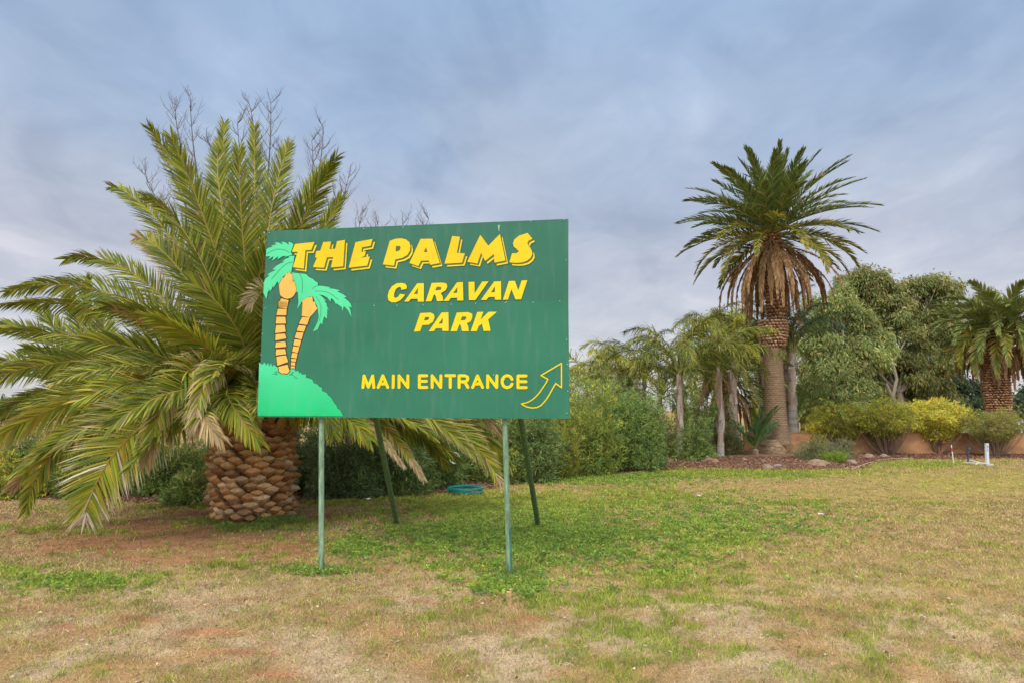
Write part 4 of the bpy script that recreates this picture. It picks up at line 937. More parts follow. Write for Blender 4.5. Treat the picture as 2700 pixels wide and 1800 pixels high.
for a in ((1872, 1224, 30, 14, (.38, .27, .16), 'tan rock in the mulch in front of the slim palm'), (1890, 1228, 22, 12, (.44, .23, .14), 'reddish rock beside the tan one in front of the slim palm'), (2028, 1236, 32, 14, (.36, .26, .17), 'flat tan rock at the bed edge below the tall date palm'),
          (2055, 1233, 24, 10, (.33, .27, .24), 'small grey rock beside the flat tan one'), (2168, 1232, 62, 18, (.37, .235, .15), 'largest reddish rock at the bed edge below the grey-green shrub'), (2203, 1226, 26, 16, (.37, .26, .17), 'rounded rock touching the largest reddish one'),
          (2252, 1224, 32, 12, (.40, .30, .22), 'low rock right of the lime green clump'), (1766, 1228, 22, 16, (.40, .22, .13), 'brown rock at the foot of the leftmost slender palm'), (2112, 1205, 22, 14, (.38, .27, .19), 'small pinkish rock under the left side of the grey-green shrub'), (2298, 1208, 30, 12, (.38, .25, .18), 'low brown rock by the bare stems of the leftmost vase shrub'),
          (318, 1300, 40, 20, (.33, .22, .15), 'earth-coloured rock under the fronds at the left'), (1965, 1224, 20, 8, (.4, .28, .18), 'small flat rock in front of the shaggy yellow palm'), (2335, 1205, 24, 10, (.42, .28, .2), 'small rock between the two left vase shrubs')): rock(*a)

# ---------------------------------------------------------------- the sign
SC = 1.035
TL, TR_, BR, BL = [np.array(p) * np.array([SC, SC, SC]) + np.array([0, 0, CAM_H]) for p in ((-2.708, 6.748, 1.962), (.579, 6.252, 1.945), (.572, 6.252, -.087), (-2.714, 6.748, -.073))]
EXv = nrm((TR_ - TL) + (BR - BL)); EZv = np.array([0, 0, 1.0]); ENv = nrm(np.cross(EXv, EZv))      # ENv points to the camera side
PO = BL.copy()
def onsign(px_, py_, lift=0.0):
    r = ray(px_, py_); o = np.array([0, 0, CAM_H]); t = ((PO - o) @ ENv) / (r @ ENv)
    return o + r * t + ENv * lift
SB = np.array([(BL[0] + BR[0]) / 2, (BL[1] + BR[1]) / 2, 0])
sign = thing('entrance_sign', SB, 'large green board with yellow caravan park lettering and painted palms on four posts', 'sign')
def paint_mat(name, rough=.5):
    m = bpy.data.materials.new(name); m.use_nodes = True; t = m.node_tree; t.nodes.clear()
    o = N(t, 'ShaderNodeOutputMaterial'); p = N(t, 'ShaderNodeBsdfPrincipled'); a = N(t, 'ShaderNodeVertexColor'); a.layer_name = 'Col'
    tcn = N(t, 'ShaderNodeTexCoord')
    def nz(scale, det, sc=(1, 1, 1), rot=(0, 0, 0)):
        mp = N(t, 'ShaderNodeMapping'); mp.inputs['Scale'].default_value = sc; mp.inputs['Rotation'].default_value = rot
        t.links.new(tcn.outputs['Object'], mp.inputs[0]); n_ = N(t, 'ShaderNodeTexNoise'); n_.inputs['Scale'].default_value = scale; n_.inputs['Detail'].default_value = det
        t.links.new(mp.outputs[0], n_.inputs['Vector']); return n_.outputs['Fac']
    fade = ramp(t, nz(1.1, 3, (1, 1, 1)), [(.3, (.88, .90, .88)), (.7, (1.14, 1.10, 1.14))])
    c = mixc(t, 1.0, a.outputs[0], fade, 'MULTIPLY')
    grime = ramp(t, nz(9, 8, (1.6, 1.6, .22)), [(.52, (0, 0, 0)), (.72, (1, 1, 1))])
    gm = N(t, 'ShaderNodeMath', operation='MULTIPLY'); t.links.new(grime, gm.inputs[0]); gm.inputs[1].default_value = .09
    c = mixc(t, gm.outputs[0], c, (.30, .33, .27))
    t.links.new(c, p.inputs['Base Color']); p.inputs['Roughness'].default_value = rough
    p.inputs['Specular IOR Level'].default_value = .25
    b1 = N(t, 'ShaderNodeBump'); b1.inputs['Strength'].default_value = .55; b1.inputs['Distance'].default_value = .034
    t.links.new(nz(2.0, 1.5, (1, 1, .8)), b1.inputs['Height'])
    b2 = N(t, 'ShaderNodeBump'); b2.inputs['Strength'].default_value = .25; b2.inputs['Distance'].default_value = .004
    t.links.new(nz(14, 2), b2.inputs['Height']); t.links.new(b1.outputs[0], b2.inputs['Normal'])
    t.links.new(b2.outputs[0], p.inputs['Normal']); t.links.new(p.outputs[0], o.inputs[0])
    return m
M_SIGN = paint_mat('sign_paint')
BG = (.040, .185, .105)
def slab(mb, a, b, c, d, th, col, colb):
    f = [np.array(k) for k in (a, b, c, d)]; bk = [k - ENv * th for k in f]
    V = f + bk
    cc = np.array([col] * 4 + [colb] * 4)
    mb.add(V, [[3, 2, 1, 0], [4, 5, 6, 7], [4, 5, 1, 0], [5, 6, 2, 1], [6, 7, 3, 2], [7, 4, 0, 3]], col=cc)
seamL = onsign(693.5, 806); seamR = onsign(1498.5, 796)
mb = MB(); slab(mb, TL, TR_, seamR, seamL, .012, (.033, .150, .088), (.03, .12, .08)); mb.build('upper_panel', M_SIGN, sign)
mb = MB(); low = [p + ENv * .0035 for p in (seamL + EZv * .012, seamR + EZv * .012, BR, BL)]; slab(mb, *low, .012, (.030, .170, .092), (.03, .12, .08)); mb.build('lower_panel', M_SIGN, sign)
def poly(mb, rings, lift, col, colfn=None):
    """flat painted shape lying on the board; first ring is the outline, the others are holes"""
    P = [[Vector(tuple(onsign(x, y, lift))) for x, y in r] for r in rings]
    tri = tessellate_polygon(P)
    flat = [np.array(v) for r in P for v in r]
    fl = []
    for a, b, c in tri:
        nn = np.cross(flat[b] - flat[a], flat[c] - flat[a])
        fl.append((a, b, c) if nn @ ENv > 0 else (a, c, b))
    cc = np.array([colfn(v) for v in flat]) if colfn else col
    mb.add(flat, tris=fl, col=cc)
def tr(pts, ox, oy, s): return [(ox + x * s, oy + y * s) for x, y in pts]
def shift(r, dx_, dy_): return [(x + dx_, y + dy_) for x, y in r]
def grow(r, k):
    """outline pushed outwards by k picture pixels"""
    p = np.array(r, float); a = np.roll(p, 1, 0); b = np.roll(p, -1, 0)
    ar = np.sum(p[:, 0] * b[:, 1] - b[:, 0] * p[:, 1]); s = 1 if ar > 0 else -1
    def nr(u, v):
        d = v - u; d /= np.maximum(np.linalg.norm(d, axis=1, keepdims=True), 1e-6); return np.stack([d[:, 1], -d[:, 0]], 1) * s
    n = nr(a, p) + nr(p, b); l2 = np.maximum((n * n).sum(1, keepdims=True) / 2, .55); n = n / l2
    return [tuple(v) for v in p + n * k]
YE = (.80, .60, .004); YO = (.78, .54, .003); OL = (.085, .13, .028)
A_ = lambda p: tr(p, 670, 600, .14031); C_ = lambda p: tr(p, 990, 590, .22534); D_ = lambda p: tr(p, 930, 720, .25085); B_ = lambda p: tr(p, 670, 800, .19772)
title = [
 [A_([(775,318),(1140,278),(1080,428),(970,432),(938,778),(735,750),(828,462),(715,462)])],
 [A_([(1305,280),(1452,272),(1425,412),(1530,405),(1563,265),(1712,240),(1680,735),(1450,758),(1490,565),(1375,565),(1320,762),(1112,750),(1187,575),(1152,570),(1172,450),(1250,440)])],
 [A_([(1910,282),(2230,222),(2195,350),(2030,380),(2022,465),(2105,452),(2082,540),(2002,576),(2180,553),(2130,722),(1782,762)])],
 [C_([(170,205),(230,182),(300,175),(360,188),(400,222),(412,270),(405,320),(375,370),(320,402),(235,422),(218,495),(90,480)]), C_([(242,265),(280,262),(298,280),(290,310),(270,325),(237,328)])],
 [C_([(530,182),(668,180),(755,465),(642,485),(625,435),(535,437),(505,500),(400,465)]), C_([(593,278),(612,338),(568,335)])],
 [C_([(900,148),(990,157),(955,345),(1048,352),(1015,460),(810,472)])],
 [C_([(1228,135),(1322,262),(1458,125),(1522,435),(1392,460),(1388,358),(1285,440),(1237,345),(1195,470),(1075,450)])],
 [C_([(1780,112),(1838,180),(1790,205),(1778,235),(1800,275),(1830,320),(1835,365),(1815,405),(1770,440),(1710,458),(1640,462),(1568,455),(1600,350),(1645,352),(1675,335),(1675,315),(1650,295),(1620,275),(1610,235),(1625,190),(1680,145)])]]
mb = MB()
for g in title: poly(mb, [grow(shift(g[0], 6.4, 7.6), 1.0)], .0046, OL)
for g in title: poly(mb, [shift(g[0], 6.4, 7.6)], .0054, YE)
for g in title: poly(mb, [grow(shift(g[0], 3.0, 3.6), .6)], .0062, OL)
for g in title: poly(mb, [grow(g[0], .8)], .0068, OL)
for g in title: poly(mb, g, .0076, YO)
mb.build('lettering', M_SIGN, sign)['label'] = 'slanted yellow words THE PALMS with drop outline'
car = [
 [C_([(305,778),(365,765),(370,735),(350,705),(310,697),(250,702),(195,735),(160,790),(145,850),(155,900),(190,922),(240,922),(290,900),(322,870),(350,832),(288,825),(265,860),(235,872),(218,860),(222,815),(240,770),(270,745),(295,745),(305,760)])],
 [C_([(490,702),(568,700),(568,915),(497,915),(497,880),(415,882),(392,912),(340,915)]), C_([(500,755),(497,825),(448,828)])],
 [C_([(660,697),(790,693),(835,705),(842,740),(825,780),(785,805),(765,818),(785,850),(797,905),(722,910),(708,850),(690,825),(655,910),(590,912)]), C_([(718,742),(765,742),(775,755),(765,778),(700,785)])],
 [C_([(955,690),(1025,686),(1030,902),(958,902),(958,868),(882,872),(860,905),(800,907)]), C_([(960,745),(958,812),(910,815)])],
 [C_([(1090,685),(1160,683),(1162,820),(1250,680),(1325,678),(1170,897),(1095,897)])],
 [C_([(1390,680),(1470,677),(1472,892),(1398,892),(1398,858),(1325,862),(1300,895),(1235,895)]), C_([(1400,735),(1398,805),(1352,808)])],
 [C_([(1562,675),(1632,672),(1672,785),(1712,668),(1778,665),(1705,887),(1640,889),(1592,770),(1552,890),(1492,893)])]]
mb = MB()
for g in car: poly(mb, [grow(g[0], 1.0)], .0052, OL)
for g in car: poly(mb, g, .0064, YE)
mb.build('lettering', M_SIGN, sign)['label'] = 'italic yellow word CARAVAN'
park = [
 [D_([(712,423),(820,418),(855,435),(862,470),(845,515),(800,545),(735,548),(710,612),(645,617)]), D_([(765,465),(800,463),(805,480),(790,497),(750,500)])],
 [D_([(935,418),(1008,415),(1010,610),(945,610),(942,580),(875,582),(855,612),(800,614)]), D_([(948,470),(946,532),(905,535)])],
 [D_([(1095,418),(1215,413),(1258,430),(1258,470),(1240,510),(1200,530),(1215,560),(1222,612),(1150,612),(1140,560),(1125,535),(1095,612),(1030,612)]), D_([(1150,460),(1190,458),(1197,475),(1180,497),(1135,500)])],
 [D_([(1310,412),(1375,410),(1345,492),(1430,410),(1517,410),(1425,490),(1450,608),(1378,610),(1360,535),(1325,560),(1305,612),(1242,612)])]]
mb = MB()
for g in park: poly(mb, [grow(g[0], 1.0)], .0052, OL)
for g in park: poly(mb, g, .0064, YE)
mb.build('lettering', M_SIGN, sign)['label'] = 'italic yellow word PARK'
def stroke(mb, pts, w, lift, col, closed=False, caps=True):
    P = [np.array(p, float) for p in pts]; n = len(P); h = w / 2; e = 0
    segs = list(zip(P[:-1], P[1:])) + ([(P[-1], P[0])] if closed else [])
    for i, (a, b) in enumerate(segs):
        d = b - a; l_ = np.hypot(*d)
        if l_ < 1e-6: continue
        d /= l_; nn = np.array([-d[1], d[0]]) * h
        poly(mb, [[tuple(a + nn), tuple(b + nn), tuple(b - nn), tuple(a - nn)]], lift + .00012 * (i % 7), col)
    if caps:
        for i, c in enumerate(P):
            poly(mb, [[(c[0] + h * math.cos(t), c[1] + h * math.sin(t)) for t in np.linspace(0, 2 * math.pi, 14, endpoint=False)]], lift + .0009 + .00005 * (i % 5), col)
letters = [[(110,1197),(122,1077),(167,1193),(213,1077),(225,1197)], [(270,1197),(320,1075),(371,1197)], [(288,1160),(352,1160)], [(430,1077),(427,1197)], [(489,1197),(489,1075),(582,1197),(582,1075)],
 [(780,1075),(703,1075),(703,1197),(781,1197)], [(703,1133),(777,1133)], [(837,1197),(837,1075),(927,1197),(929,1075)], [(982,1074),(1073,1074)], [(1027,1074),(1027,1197)],
 [(1120,1197),(1120,1075),(1180,1075),(1206,1086),(1212,1106),(1204,1126),(1180,1138),(1124,1138)], [(1168,1138),(1190,1155),(1212,1197)], [(1262,1197),(1313,1075),(1366,1197)], [(1280,1160),(1345,1160)],
 [(1420,1197),(1420,1075),(1515,1197),(1517,1075)], [(1675,1112),(1660,1087),(1640,1076),(1618,1074),(1595,1084),(1579,1103),(1572,1130),(1574,1155),(1585,1180),(1603,1194),(1625,1199),(1650,1192),(1666,1180),(1676,1163)],
 [(1823,1077),(1738,1077),(1738,1199),(1825,1199)], [(1738,1137),(1822,1137)]]
mb = MB()
for s in letters: stroke(mb, D_(s), 9.6, .0050, OL)
for s in letters: stroke(mb, D_(s), 7.9, .0070, (.80, .60, .004))
mb.build('lettering', M_SIGN, sign)['label'] = 'rounded yellow words MAIN ENTRANCE'
arrow = D_([(2195,945),(1980,1072),(2052,1112),(2030,1155),(2000,1200),(1968,1248),(1930,1290),(1895,1322),(1855,1347),(1815,1362),(1775,1370),(1800,1388),(1840,1405),(1890,1413),(1935,1409),(1975,1390),(2010,1355),(2040,1318),(2075,1260),(2105,1205),(2135,1155),(2195,1200)])
mb = MB(); stroke(mb, arrow, 4.4, .0050, OL, True); stroke(mb, arrow, 3.2, .0068, YE, True)
mb.build('arrow', M_SIGN, sign)['label'] = 'yellow outlined arrow curving up to the right'
# painted palms
GRL = (.085, .64, .28); DKL = (.012, .05, .03); ORG = (.80, .46, .085)
fr = [
 A_([(745,330),(715,295),(680,280),(645,280),(658,335),(600,285),(515,270),(548,330),(460,285),(385,290),(425,325),(370,335),(320,350),(355,370),(290,380),(235,410),(228,550),(310,545),(265,612),(370,545),(345,635),(455,545),(445,605),(540,545),(610,540),(570,580),(640,540),(720,520),(715,490),(690,475)]),
 A_([(765,540),(700,538),(650,550),(665,570),(590,595),(530,655),(590,650),(500,680),(430,720),(345,795),(420,800),(330,840),(250,895),(295,900),(220,970),(190,1030),(180,1230),(238,1355),(260,1230),(290,1160),(305,1215),(340,1150),(365,1085),(370,1145),(440,1015),(470,1070),(510,985),(550,930),(600,880),(700,850),(720,750),(740,680)]),
 A_([(705,850),(980,880),(1040,940),(1050,1100),(1030,1235),(985,1330),(900,1400),(815,1540),(838,1410),(825,1215),(800,1225),(780,1100),(740,980)]),
 A_([(980,890),(1040,940),(1110,970),(1160,1020),(1195,1030),(1205,1100),(1265,1100),(1330,1108),(1450,1130),(1400,1145),(1520,1160),(1630,1190),(1565,1205),(1680,1260),(1750,1315),(1690,1320),(1770,1380),(1820,1440),(1838,1510),(1785,1490),(1815,1560),(1832,1686),(1770,1560),(1690,1480),(1660,1590),(1650,1500),(1550,1430),(1545,1450),(1500,1370),(1450,1330),(1440,1400),(1380,1320),(1300,1280),(1220,1260),(1290,1310),(1360,1390),(1320,1385),(1380,1450),(1360,1455),(1415,1560),(1381,1524),(1374,1721),(1317,1672),(1282,1834),(1254,1792),(1198,1919),(1106,1961),(1198,1778),(1219,1672),(1195,1500),(1150,1400),(1110,1300),(1050,1300),(985,1330),(1030,1235),(1050,1100)])]
hill = B_([(72,780),(110,815),(145,780),(165,825),(190,785),(210,835),(228,787),(250,845),(262,812),(300,840),(320,850),(330,900),(400,930),(470,900),(490,870),(540,870),(560,905),(590,890),(610,930),(630,910),(640,945),(700,940),(690,980),(780,1010),(800,1060),(850,1075),(870,1105),(905,1115),(910,1160),(975,1190),(985,1215),(1020,1240),(1060,1300),(1075,1330),(1100,1350),(1110,1390),(1150,1420),(1190,1497),(50,1492)])
mb = MB()
for i, g in enumerate(fr): poly(mb, [grow(g, .9)], .0048 + .0001 * i, DKL)
poly(mb, [grow(hill, .6)[:-2] + hill[-2:]], .0048, DKL)
for i, g in enumerate(fr): poly(mb, [g], .0056 + .0001 * i, GRL)
for v in ([(245,500),(340,440),(430,412),(520,415),(600,435),(665,480)], [(730,655),(650,670),(560,725),(450,840),(330,980)], [(860,870),(905,970),(915,1100),(905,1230)], [(1150,1198),(1280,1200),(1400,1225),(1500,1290),(1590,1365)], [(1170,1300),(1230,1390),(1260,1480),(1260,1620),(1230,1760)], [(1095,1160),(1140,1120),(1200,1100)]):
    stroke(mb, A_(v), .9, .0068, DKL, False, False)
mb.build('painted_fronds', M_SIGN, sign)
mb = MB()
zt_, zb_ = onsign(700, 955)[2], onsign(700, 1095)[2]
def hc(v):
    k = float(np.clip((v[2] - zb_) / (zt_ - zb_), 0, 1)); return (.01 + .06 * k, .50 + .13 * k, .16 + .12 * k)
poly(mb, [hill], .0060, None, hc)
for v in ([(245,935),(290,945),(275,905),(310,950),(300,895),(335,925)], [(470,960),(530,905),(500,945),(545,965),(540,985),(585,990)]): stroke(mb, B_(v), .8, .0070, DKL, False, False)
mb.build('painted_hill', M_SIGN, sign)
seg1 = [A_([(510,1335),(655,1370),(620,1530),(460,1505)]), B_([(335,-25),(452,-18),(440,62),(328,55)])] + [B_(s) for s in ([(322,75),(438,78),(435,160),(302,160)],[(303,182),(420,182),(430,270),(292,272)],[(297,292),(412,290),(425,380),(285,398)],[(292,412),(415,405),(435,465),(287,495)],[(295,518),(420,508),(435,575),(287,588)],[(298,610),(418,605),(432,672),(293,690)],[(302,708),(430,688),(460,775),(315,825)],[(328,842),(450,812),(478,900),(440,935),(410,925),(370,930),(340,905)])]
seg2 = [B_(s) for s in ([(645,185),(745,192),(710,290),(600,272)],[(600,292),(697,302),(670,382),(572,365)],[(570,385),(662,392),(637,482),(545,458)],[(545,478),(632,490),(612,570),(527,552)],[(527,568),(608,578),(587,655),(512,640)],[(512,655),(582,660),(572,730),(498,718)],[(500,733),(566,738),(560,775),(497,765)],[(497,780),(553,780),(550,825),(495,820)],[(497,832),(548,835),(545,862),(490,860)])]
head1 = A_([(625,850),(635,880),(670,835),(700,885),(725,880),(735,1040),(760,1000),(775,1080),(790,1120),(800,1160),(785,1230),(750,1290),(700,1330),(630,1345),(560,1325),(500,1280),(485,1200),(475,1080),(540,950),(560,960)])
head2 = A_([(915,1360),(950,1360),(990,1325),(1100,1300),(1110,1400),(1150,1400),(1165,1480),(1198,1524),(1127,1609),(1050,1693),(902,1665),(913,1510)])
mb = MB()
for s in seg1 + seg2: poly(mb, [grow(s, 2.2)], .0066, (.06, .035, .015))
for s in (head1, head2): poly(mb, [grow(s, .7)], .0067, (.06, .035, .015))
for s in seg1 + seg2: poly(mb, [s], .0076, ORG)
for s in (head1, head2): poly(mb, [s], .0080, ORG)
mb.build('painted_trunks', M_SIGN, sign)
# screws
def screw(px_, py_, col=(.62, .64, .6), r=.0048):
    c = onsign(px_, py_, .004); mb = MB()
    ring = lambda rr, l_: [c + (EXv * math.cos(t) + EZv * math.sin(t)) * rr + ENv * l_ for t in np.linspace(0, 2 * math.pi, 8, endpoint=False)]
    V = ring(r, 0) + ring(r * .85, .004) + [c + ENv * .0055]
    mb.add(V, [[i, (i + 1) % 8, 8 + (i + 1) % 8, 8 + i] for i in range(8)], [[8 + i, 8 + (i + 1) % 8, 16] for i in range(8)], col=col)
    mb.build('screw', M_PLASTIC, sign)
for s in ((711,614),(799,608),(960,604),(1063,600),(1180,588),(1400,584),(1488,580),(700,813),(987,806),(1047,806),(1116,805),(1254,801),(1332,799),(1336,796),(1406,798),(1476,794),(692,880),(688,935),(1494,895),(1496,960),(1497,1030),(1495,1088),(1302,987),(1331,1000),(1493,687),(900,802),(1190,803)): screw(*s)
for s in ((748,1093),(834,1093),(975,1094),(1058,1094),(1145,1095),(1220,1096),(1317,1097),(1406,1098),(690,1091),(684,1010),(685,1018)): screw(*s, col=(.22, .12, .06), r=.007)
# frame rails behind the board, posts, braces
GP = (.24, .33, .22)
M_POST = vcol_mat('post_paint', .55, 0, .4, (40, .2, .004), (34, .55, (1, 1, .18)))
def rail(z):
    mb = MB(); a = BL + EXv * .02 - ENv * .032; b = BR - EXv * .02 - ENv * .032; a[2] = b[2] = z
    c = (a + b) / 2; d = b - a; mb.box(c, (np.linalg.norm(d[:2]), .035, .04), (.10, .20, .13), math.atan2(d[1], d[0])); mb.build('frame_rail', M_POST, sign)
for z in (BL[2] + .06, BL[2] + 1.05, TL[2] - .06): rail(z)
def mkpost(base_px, x_top, name, r, col, top_z):
    g = G(*base_px); top = onsign(x_top, 1100) - ENv * .085
    k = np.array([top[0], top[1], top_z]); d = np.array([top[0] - g[0], top[1] - g[1], 0])
    full = np.array([g[0] + d[0] * top_z / top[2], g[1] + d[1] * top_z / top[2], top_z])
    b0 = np.array([g[0], g[1], -.1]); n = 14
    pts = np.array([b0 + (full - b0) * t for t in np.linspace(0, 1, n)])
    mb = MB(); mb.tube(pts, r, col, 16); o = mb.build(name, M_POST, sign, smooth=True); return o
p1 = mkpost((848, 1511), 839, 'post', .029, (.19, .29, .17), TL[2] - .05); p2 = mkpost((1344, 1516), 1328, 'post', .029, (.19, .29, .17), TL[2] - .05)
p2['label'] = 'faded green post with darker repainted foot'
g = G(1344, 1516); tp = onsign(1328, 1100) - ENv * .085; mb = MB()
q0 = np.array([g[0], g[1], 0.0]); q1 = np.array([tp[0], tp[1], tp[2]])
mb.tube([q0 + (q1 - q0) * t for t in (.0, .1, .24, .30)], [.0302, .0302, .0302, .0300], (.07, .19, .13), 16); mb.build('repainted_foot', M_POST, p2)
def brace(bx, by, tx, ty, r):
    b = G(bx, by); b[2] = -.1; t_ = onsign(tx, ty) - ENv * .10; mb = MB()
    mb.tube([b + (t_ - b) * k for k in np.linspace(0, 1, 10)], r, (.085, .145, .06), 14); mb.build('brace', M_POST, sign)
brace(1050, 1377, 932, 850, .038); brace(1422, 1385, 1329, 850, .038)

# ---------------------------------------------------------------- small things
def ring_pts(c, r, n=40, tilt=0, ph=0, turns=1.0):
    t = np.linspace(0, 2 * math.pi * turns, int(n * turns)); return np.stack([c[0] + r * np.cos(t + ph), c[1] + r * np.sin(t + ph) * (1 - .04 * np.sin(3 * t)), c[2] + tilt * np.cos(t)], 1)
hb = G(1226, 1300); hz0 = float(ground_h(hb[:1], hb[1:2])[0]); mb = MB()
for k in range(9):
    mb.tube(ring_pts((hb[0] + RNG.uniform(-.03, .03), hb[1] + RNG.uniform(-.03, .03), hz0 + .02 + .014 * k), .36 - .012 * (k % 4) + RNG.uniform(-.02, .02), 40, RNG.uniform(-.015, .03)), .0095, (.01, .24, .21), 5, False)
mb.tube([(hb[0] - .3, hb[1] + .1, hz0 + .1), (hb[0] - .1, hb[1] - .1, hz0 + .07), (hb[0] + .15, hb[1] - .2, hz0 + .06)], .0095, (.01, .24, .21), 5)
tag(mb.build('garden_hose', M_PLASTIC, origin=(hb[0], hb[1], 0)), 'coiled teal garden hose on the grass edge under the hedge', 'hose')
tb_ = G(1206, 1283); tz = at(1206, 1205, tb_[1])[2]
tp_ = thing('tap_riser', (tb_[0], tb_[1], 0), 'dark green tap riser pipe above the coiled hose', 'tap')
mb = MB(); mb.tube([(tb_[0], tb_[1], -.05), (tb_[0], tb_[1], tz * .5), (tb_[0], tb_[1], tz)], .022, (.03, .08, .05), 8); mb.build('riser_pipe', M_PLAIN, tp_)
mb = MB(); mb.tube([(tb_[0], tb_[1] - .0, tz - .02), (tb_[0] + .02, tb_[1] - .10, tz - .02), (tb_[0] + .02, tb_[1] - .12, tz - .10)], .014, (.35, .33, .25), 7); mb.build('spout', M_PLASTIC, tp_)
mb = MB(); mb.tube([(tb_[0] - .03, tb_[1] - .06, tz + .03), (tb_[0] + .04, tb_[1] - .06, tz + .03)], .009, (.3, .3, .3), 6); mb.build('tap_handle', M_PLASTIC, tp_)
mb = MB(); th = np.linspace(.25, 2 * math.pi - .1, 40); rc = at(1199, 1206, tb_[1] - .55)
for k in range(3): mb.tube(np.stack([rc[0] + (.092 + .008 * k) * np.cos(th), np.full(40, rc[1] - .02 * k), rc[2] + (.10 + .008 * k) * np.sin(th)], 1), .0075, (.62, .62, .60), 6, True)
tag(mb.build('hose_loop', M_PLASTIC, origin=rc), 'white loop of tubing hanging in the hedge above the coiled hose', 'tubing')
# marker post, stake, steel post, slab
g = G(2603, 1226); q = g[1] / F_PX
t = thing('marker_post', (g[0], g[1], 0), 'square white marker post with small black characters on the right', 'post')
mb = MB(); mb.box((g[0] + .02, g[1], .33), (.078, .07, .70), (.60, .62, .64), .1, (0, .06)); mb.build('post_body', M_PLAIN, t)
mb = MB(); mb.box((g[0], g[1], .03), (.24, .22, .05), (.50, .46, .40), .1); mb.build('footing', M_ROCK, t)
def glyph(mb, segs, cx, cz, w, h, yy):
    for (x0_, z0_, x1_, z1_) in segs:
        a = np.array([cx + x0_ * w, yy, cz + z0_ * h]); b = np.array([cx + x1_ * w, yy, cz + z1_ * h]); mb.tube([a, (a + b) / 2, b], .005, (.02, .02, .03), 4)
mb = MB()
glyph(mb, [(-.5, .5, .5, .5), (.5, .5, .5, -.5), (-.5, 0, .5, 0), (-.5, -.5, .5, -.5)], g[0] + .03, .58, .03, .055, g[1] - .038)
glyph(mb, [(-.5, .5, 0, -.5), (0, -.5, .5, .5)], g[0] + .025, .47, .03, .05, g[1] - .038)
mb.build('characters', M_PLASTIC, t)
g = G(2515, 1222); mb = MB(); zt2 = at(2512, 1172, g[1])[2]
mb.tube([(g[0], g[1], -.05), (g[0] - .02, g[1], zt2 * .5), (g[0] - .035, g[1], zt2)], .015, (.70, .70, .68), 6)
sk = mb.build('stake', M_PLAIN, origin=(g[0], g[1], 0)); tag(sk, 'thin white stake with a red band in front of the golden shrub', 'stake')
mb = MB(); mb.tube([(g[0] - .027, g[1], zt2 * .66), (g[0] - .031, g[1], zt2 * .86)], .0175, (.60, .05, .03), 6); mb.build('red_band', M_PLAIN, sk)
g = G(2552, 1219); mb = MB(); zt2 = at(2557, 1178, g[1])[2]
mb.box((g[0] + .03, g[1], zt2 / 2), (.04, .035, zt2), (.05, .06, .10), .2, (0, .11)); mb.box((g[0] + .07, g[1], zt2 * .92), (.06, .04, zt2 * .20), (.06, .08, .16), .2, (0, .11))
tag(mb.build('steel_picket', M_PLAIN, origin=(g[0], g[1], 0)), 'dark blue leaning picket left of the white marker post', 'picket')
for k, (x0_, y0_, x1_, y1_, w, lab) in enumerate([(2548, 1216, 2580, 1222, .09, 'white timber batten lying slanted beside the blue picket'), (2545, 1222, 2576, 1225, .08, 'front white timber offcut on the ground by the blue picket'), (2578, 1224, 2600, 1224, .08, 'white strip on the ground touching the marker post')]):
    a = G(x0_, y0_); b = G(x1_, y1_); c = (a + b) / 2; d = b - a; mb = MB(); mb.box((c[0], c[1], .045), (np.linalg.norm(d), w, .05), (.70, .62, .52), math.atan2(d[1], d[0]))
    tag(mb.build('timber_batten', M_PLAIN, origin=(c[0], c[1], 0)), lab, 'timber')
# peg in the lawn
g = G(1342, 1592); mb = MB()
mb.box((g[0], g[1], .045), (.038, .03, .13), (.50, .34, .15), .3, (.1, -.06)); mb.box((g[0] + .012, g[1] + .004, .085), (.016, .024, .09), (.46, .31, .14), .3, (.1, .04))
tag(mb.build('wooden_peg', M_BARK, origin=(g[0], g[1], 0)), 'splintered wooden peg in the lawn in front of the right post', 'peg')
def scrap(px_, py_, w, label):
    g = G(px_, py_); q = g[1] / F_PX * w; z0 = float(ground_h(g[:1], g[1:2])[0]) + .03
    n = 7; X, Y = np.meshgrid(np.linspace(-.5, .5, n), np.linspace(-.5, .5, n))
    Z = .35 * q * (fbm(X * 4 + px_, Y * 4, 3, 8)); V = np.stack([g[0] + X * q, g[1] + Y * q * .8, z0 + Z], -1).reshape(-1, 3)
    i = np.arange(n * n).reshape(n, n); mb = MB(); mb.add(V, np.stack([i[:-1, :-1], i[:-1, 1:], i[1:, 1:], i[1:, :-1]], -1).reshape(-1, 4), col=(.72, .72, .72))
    tag(mb.build('paper_scrap', M_PLASTIC, origin=(g[0], g[1], 0)), label, 'litter', 'scraps of litter on the lawn')
scrap(968, 1321, 18, 'crumpled white scrap at the bed edge between the left post and its brace'); scrap(1843, 1311, 12, 'pale scrap on the lawn in front of the big round oleander'); scrap(2165, 1362, 13, 'white scrap on the dry lawn, the farthest to the right'); scrap(1874, 1363, 9, 'tiny pale scrap nearest the camera on the dry lawn')
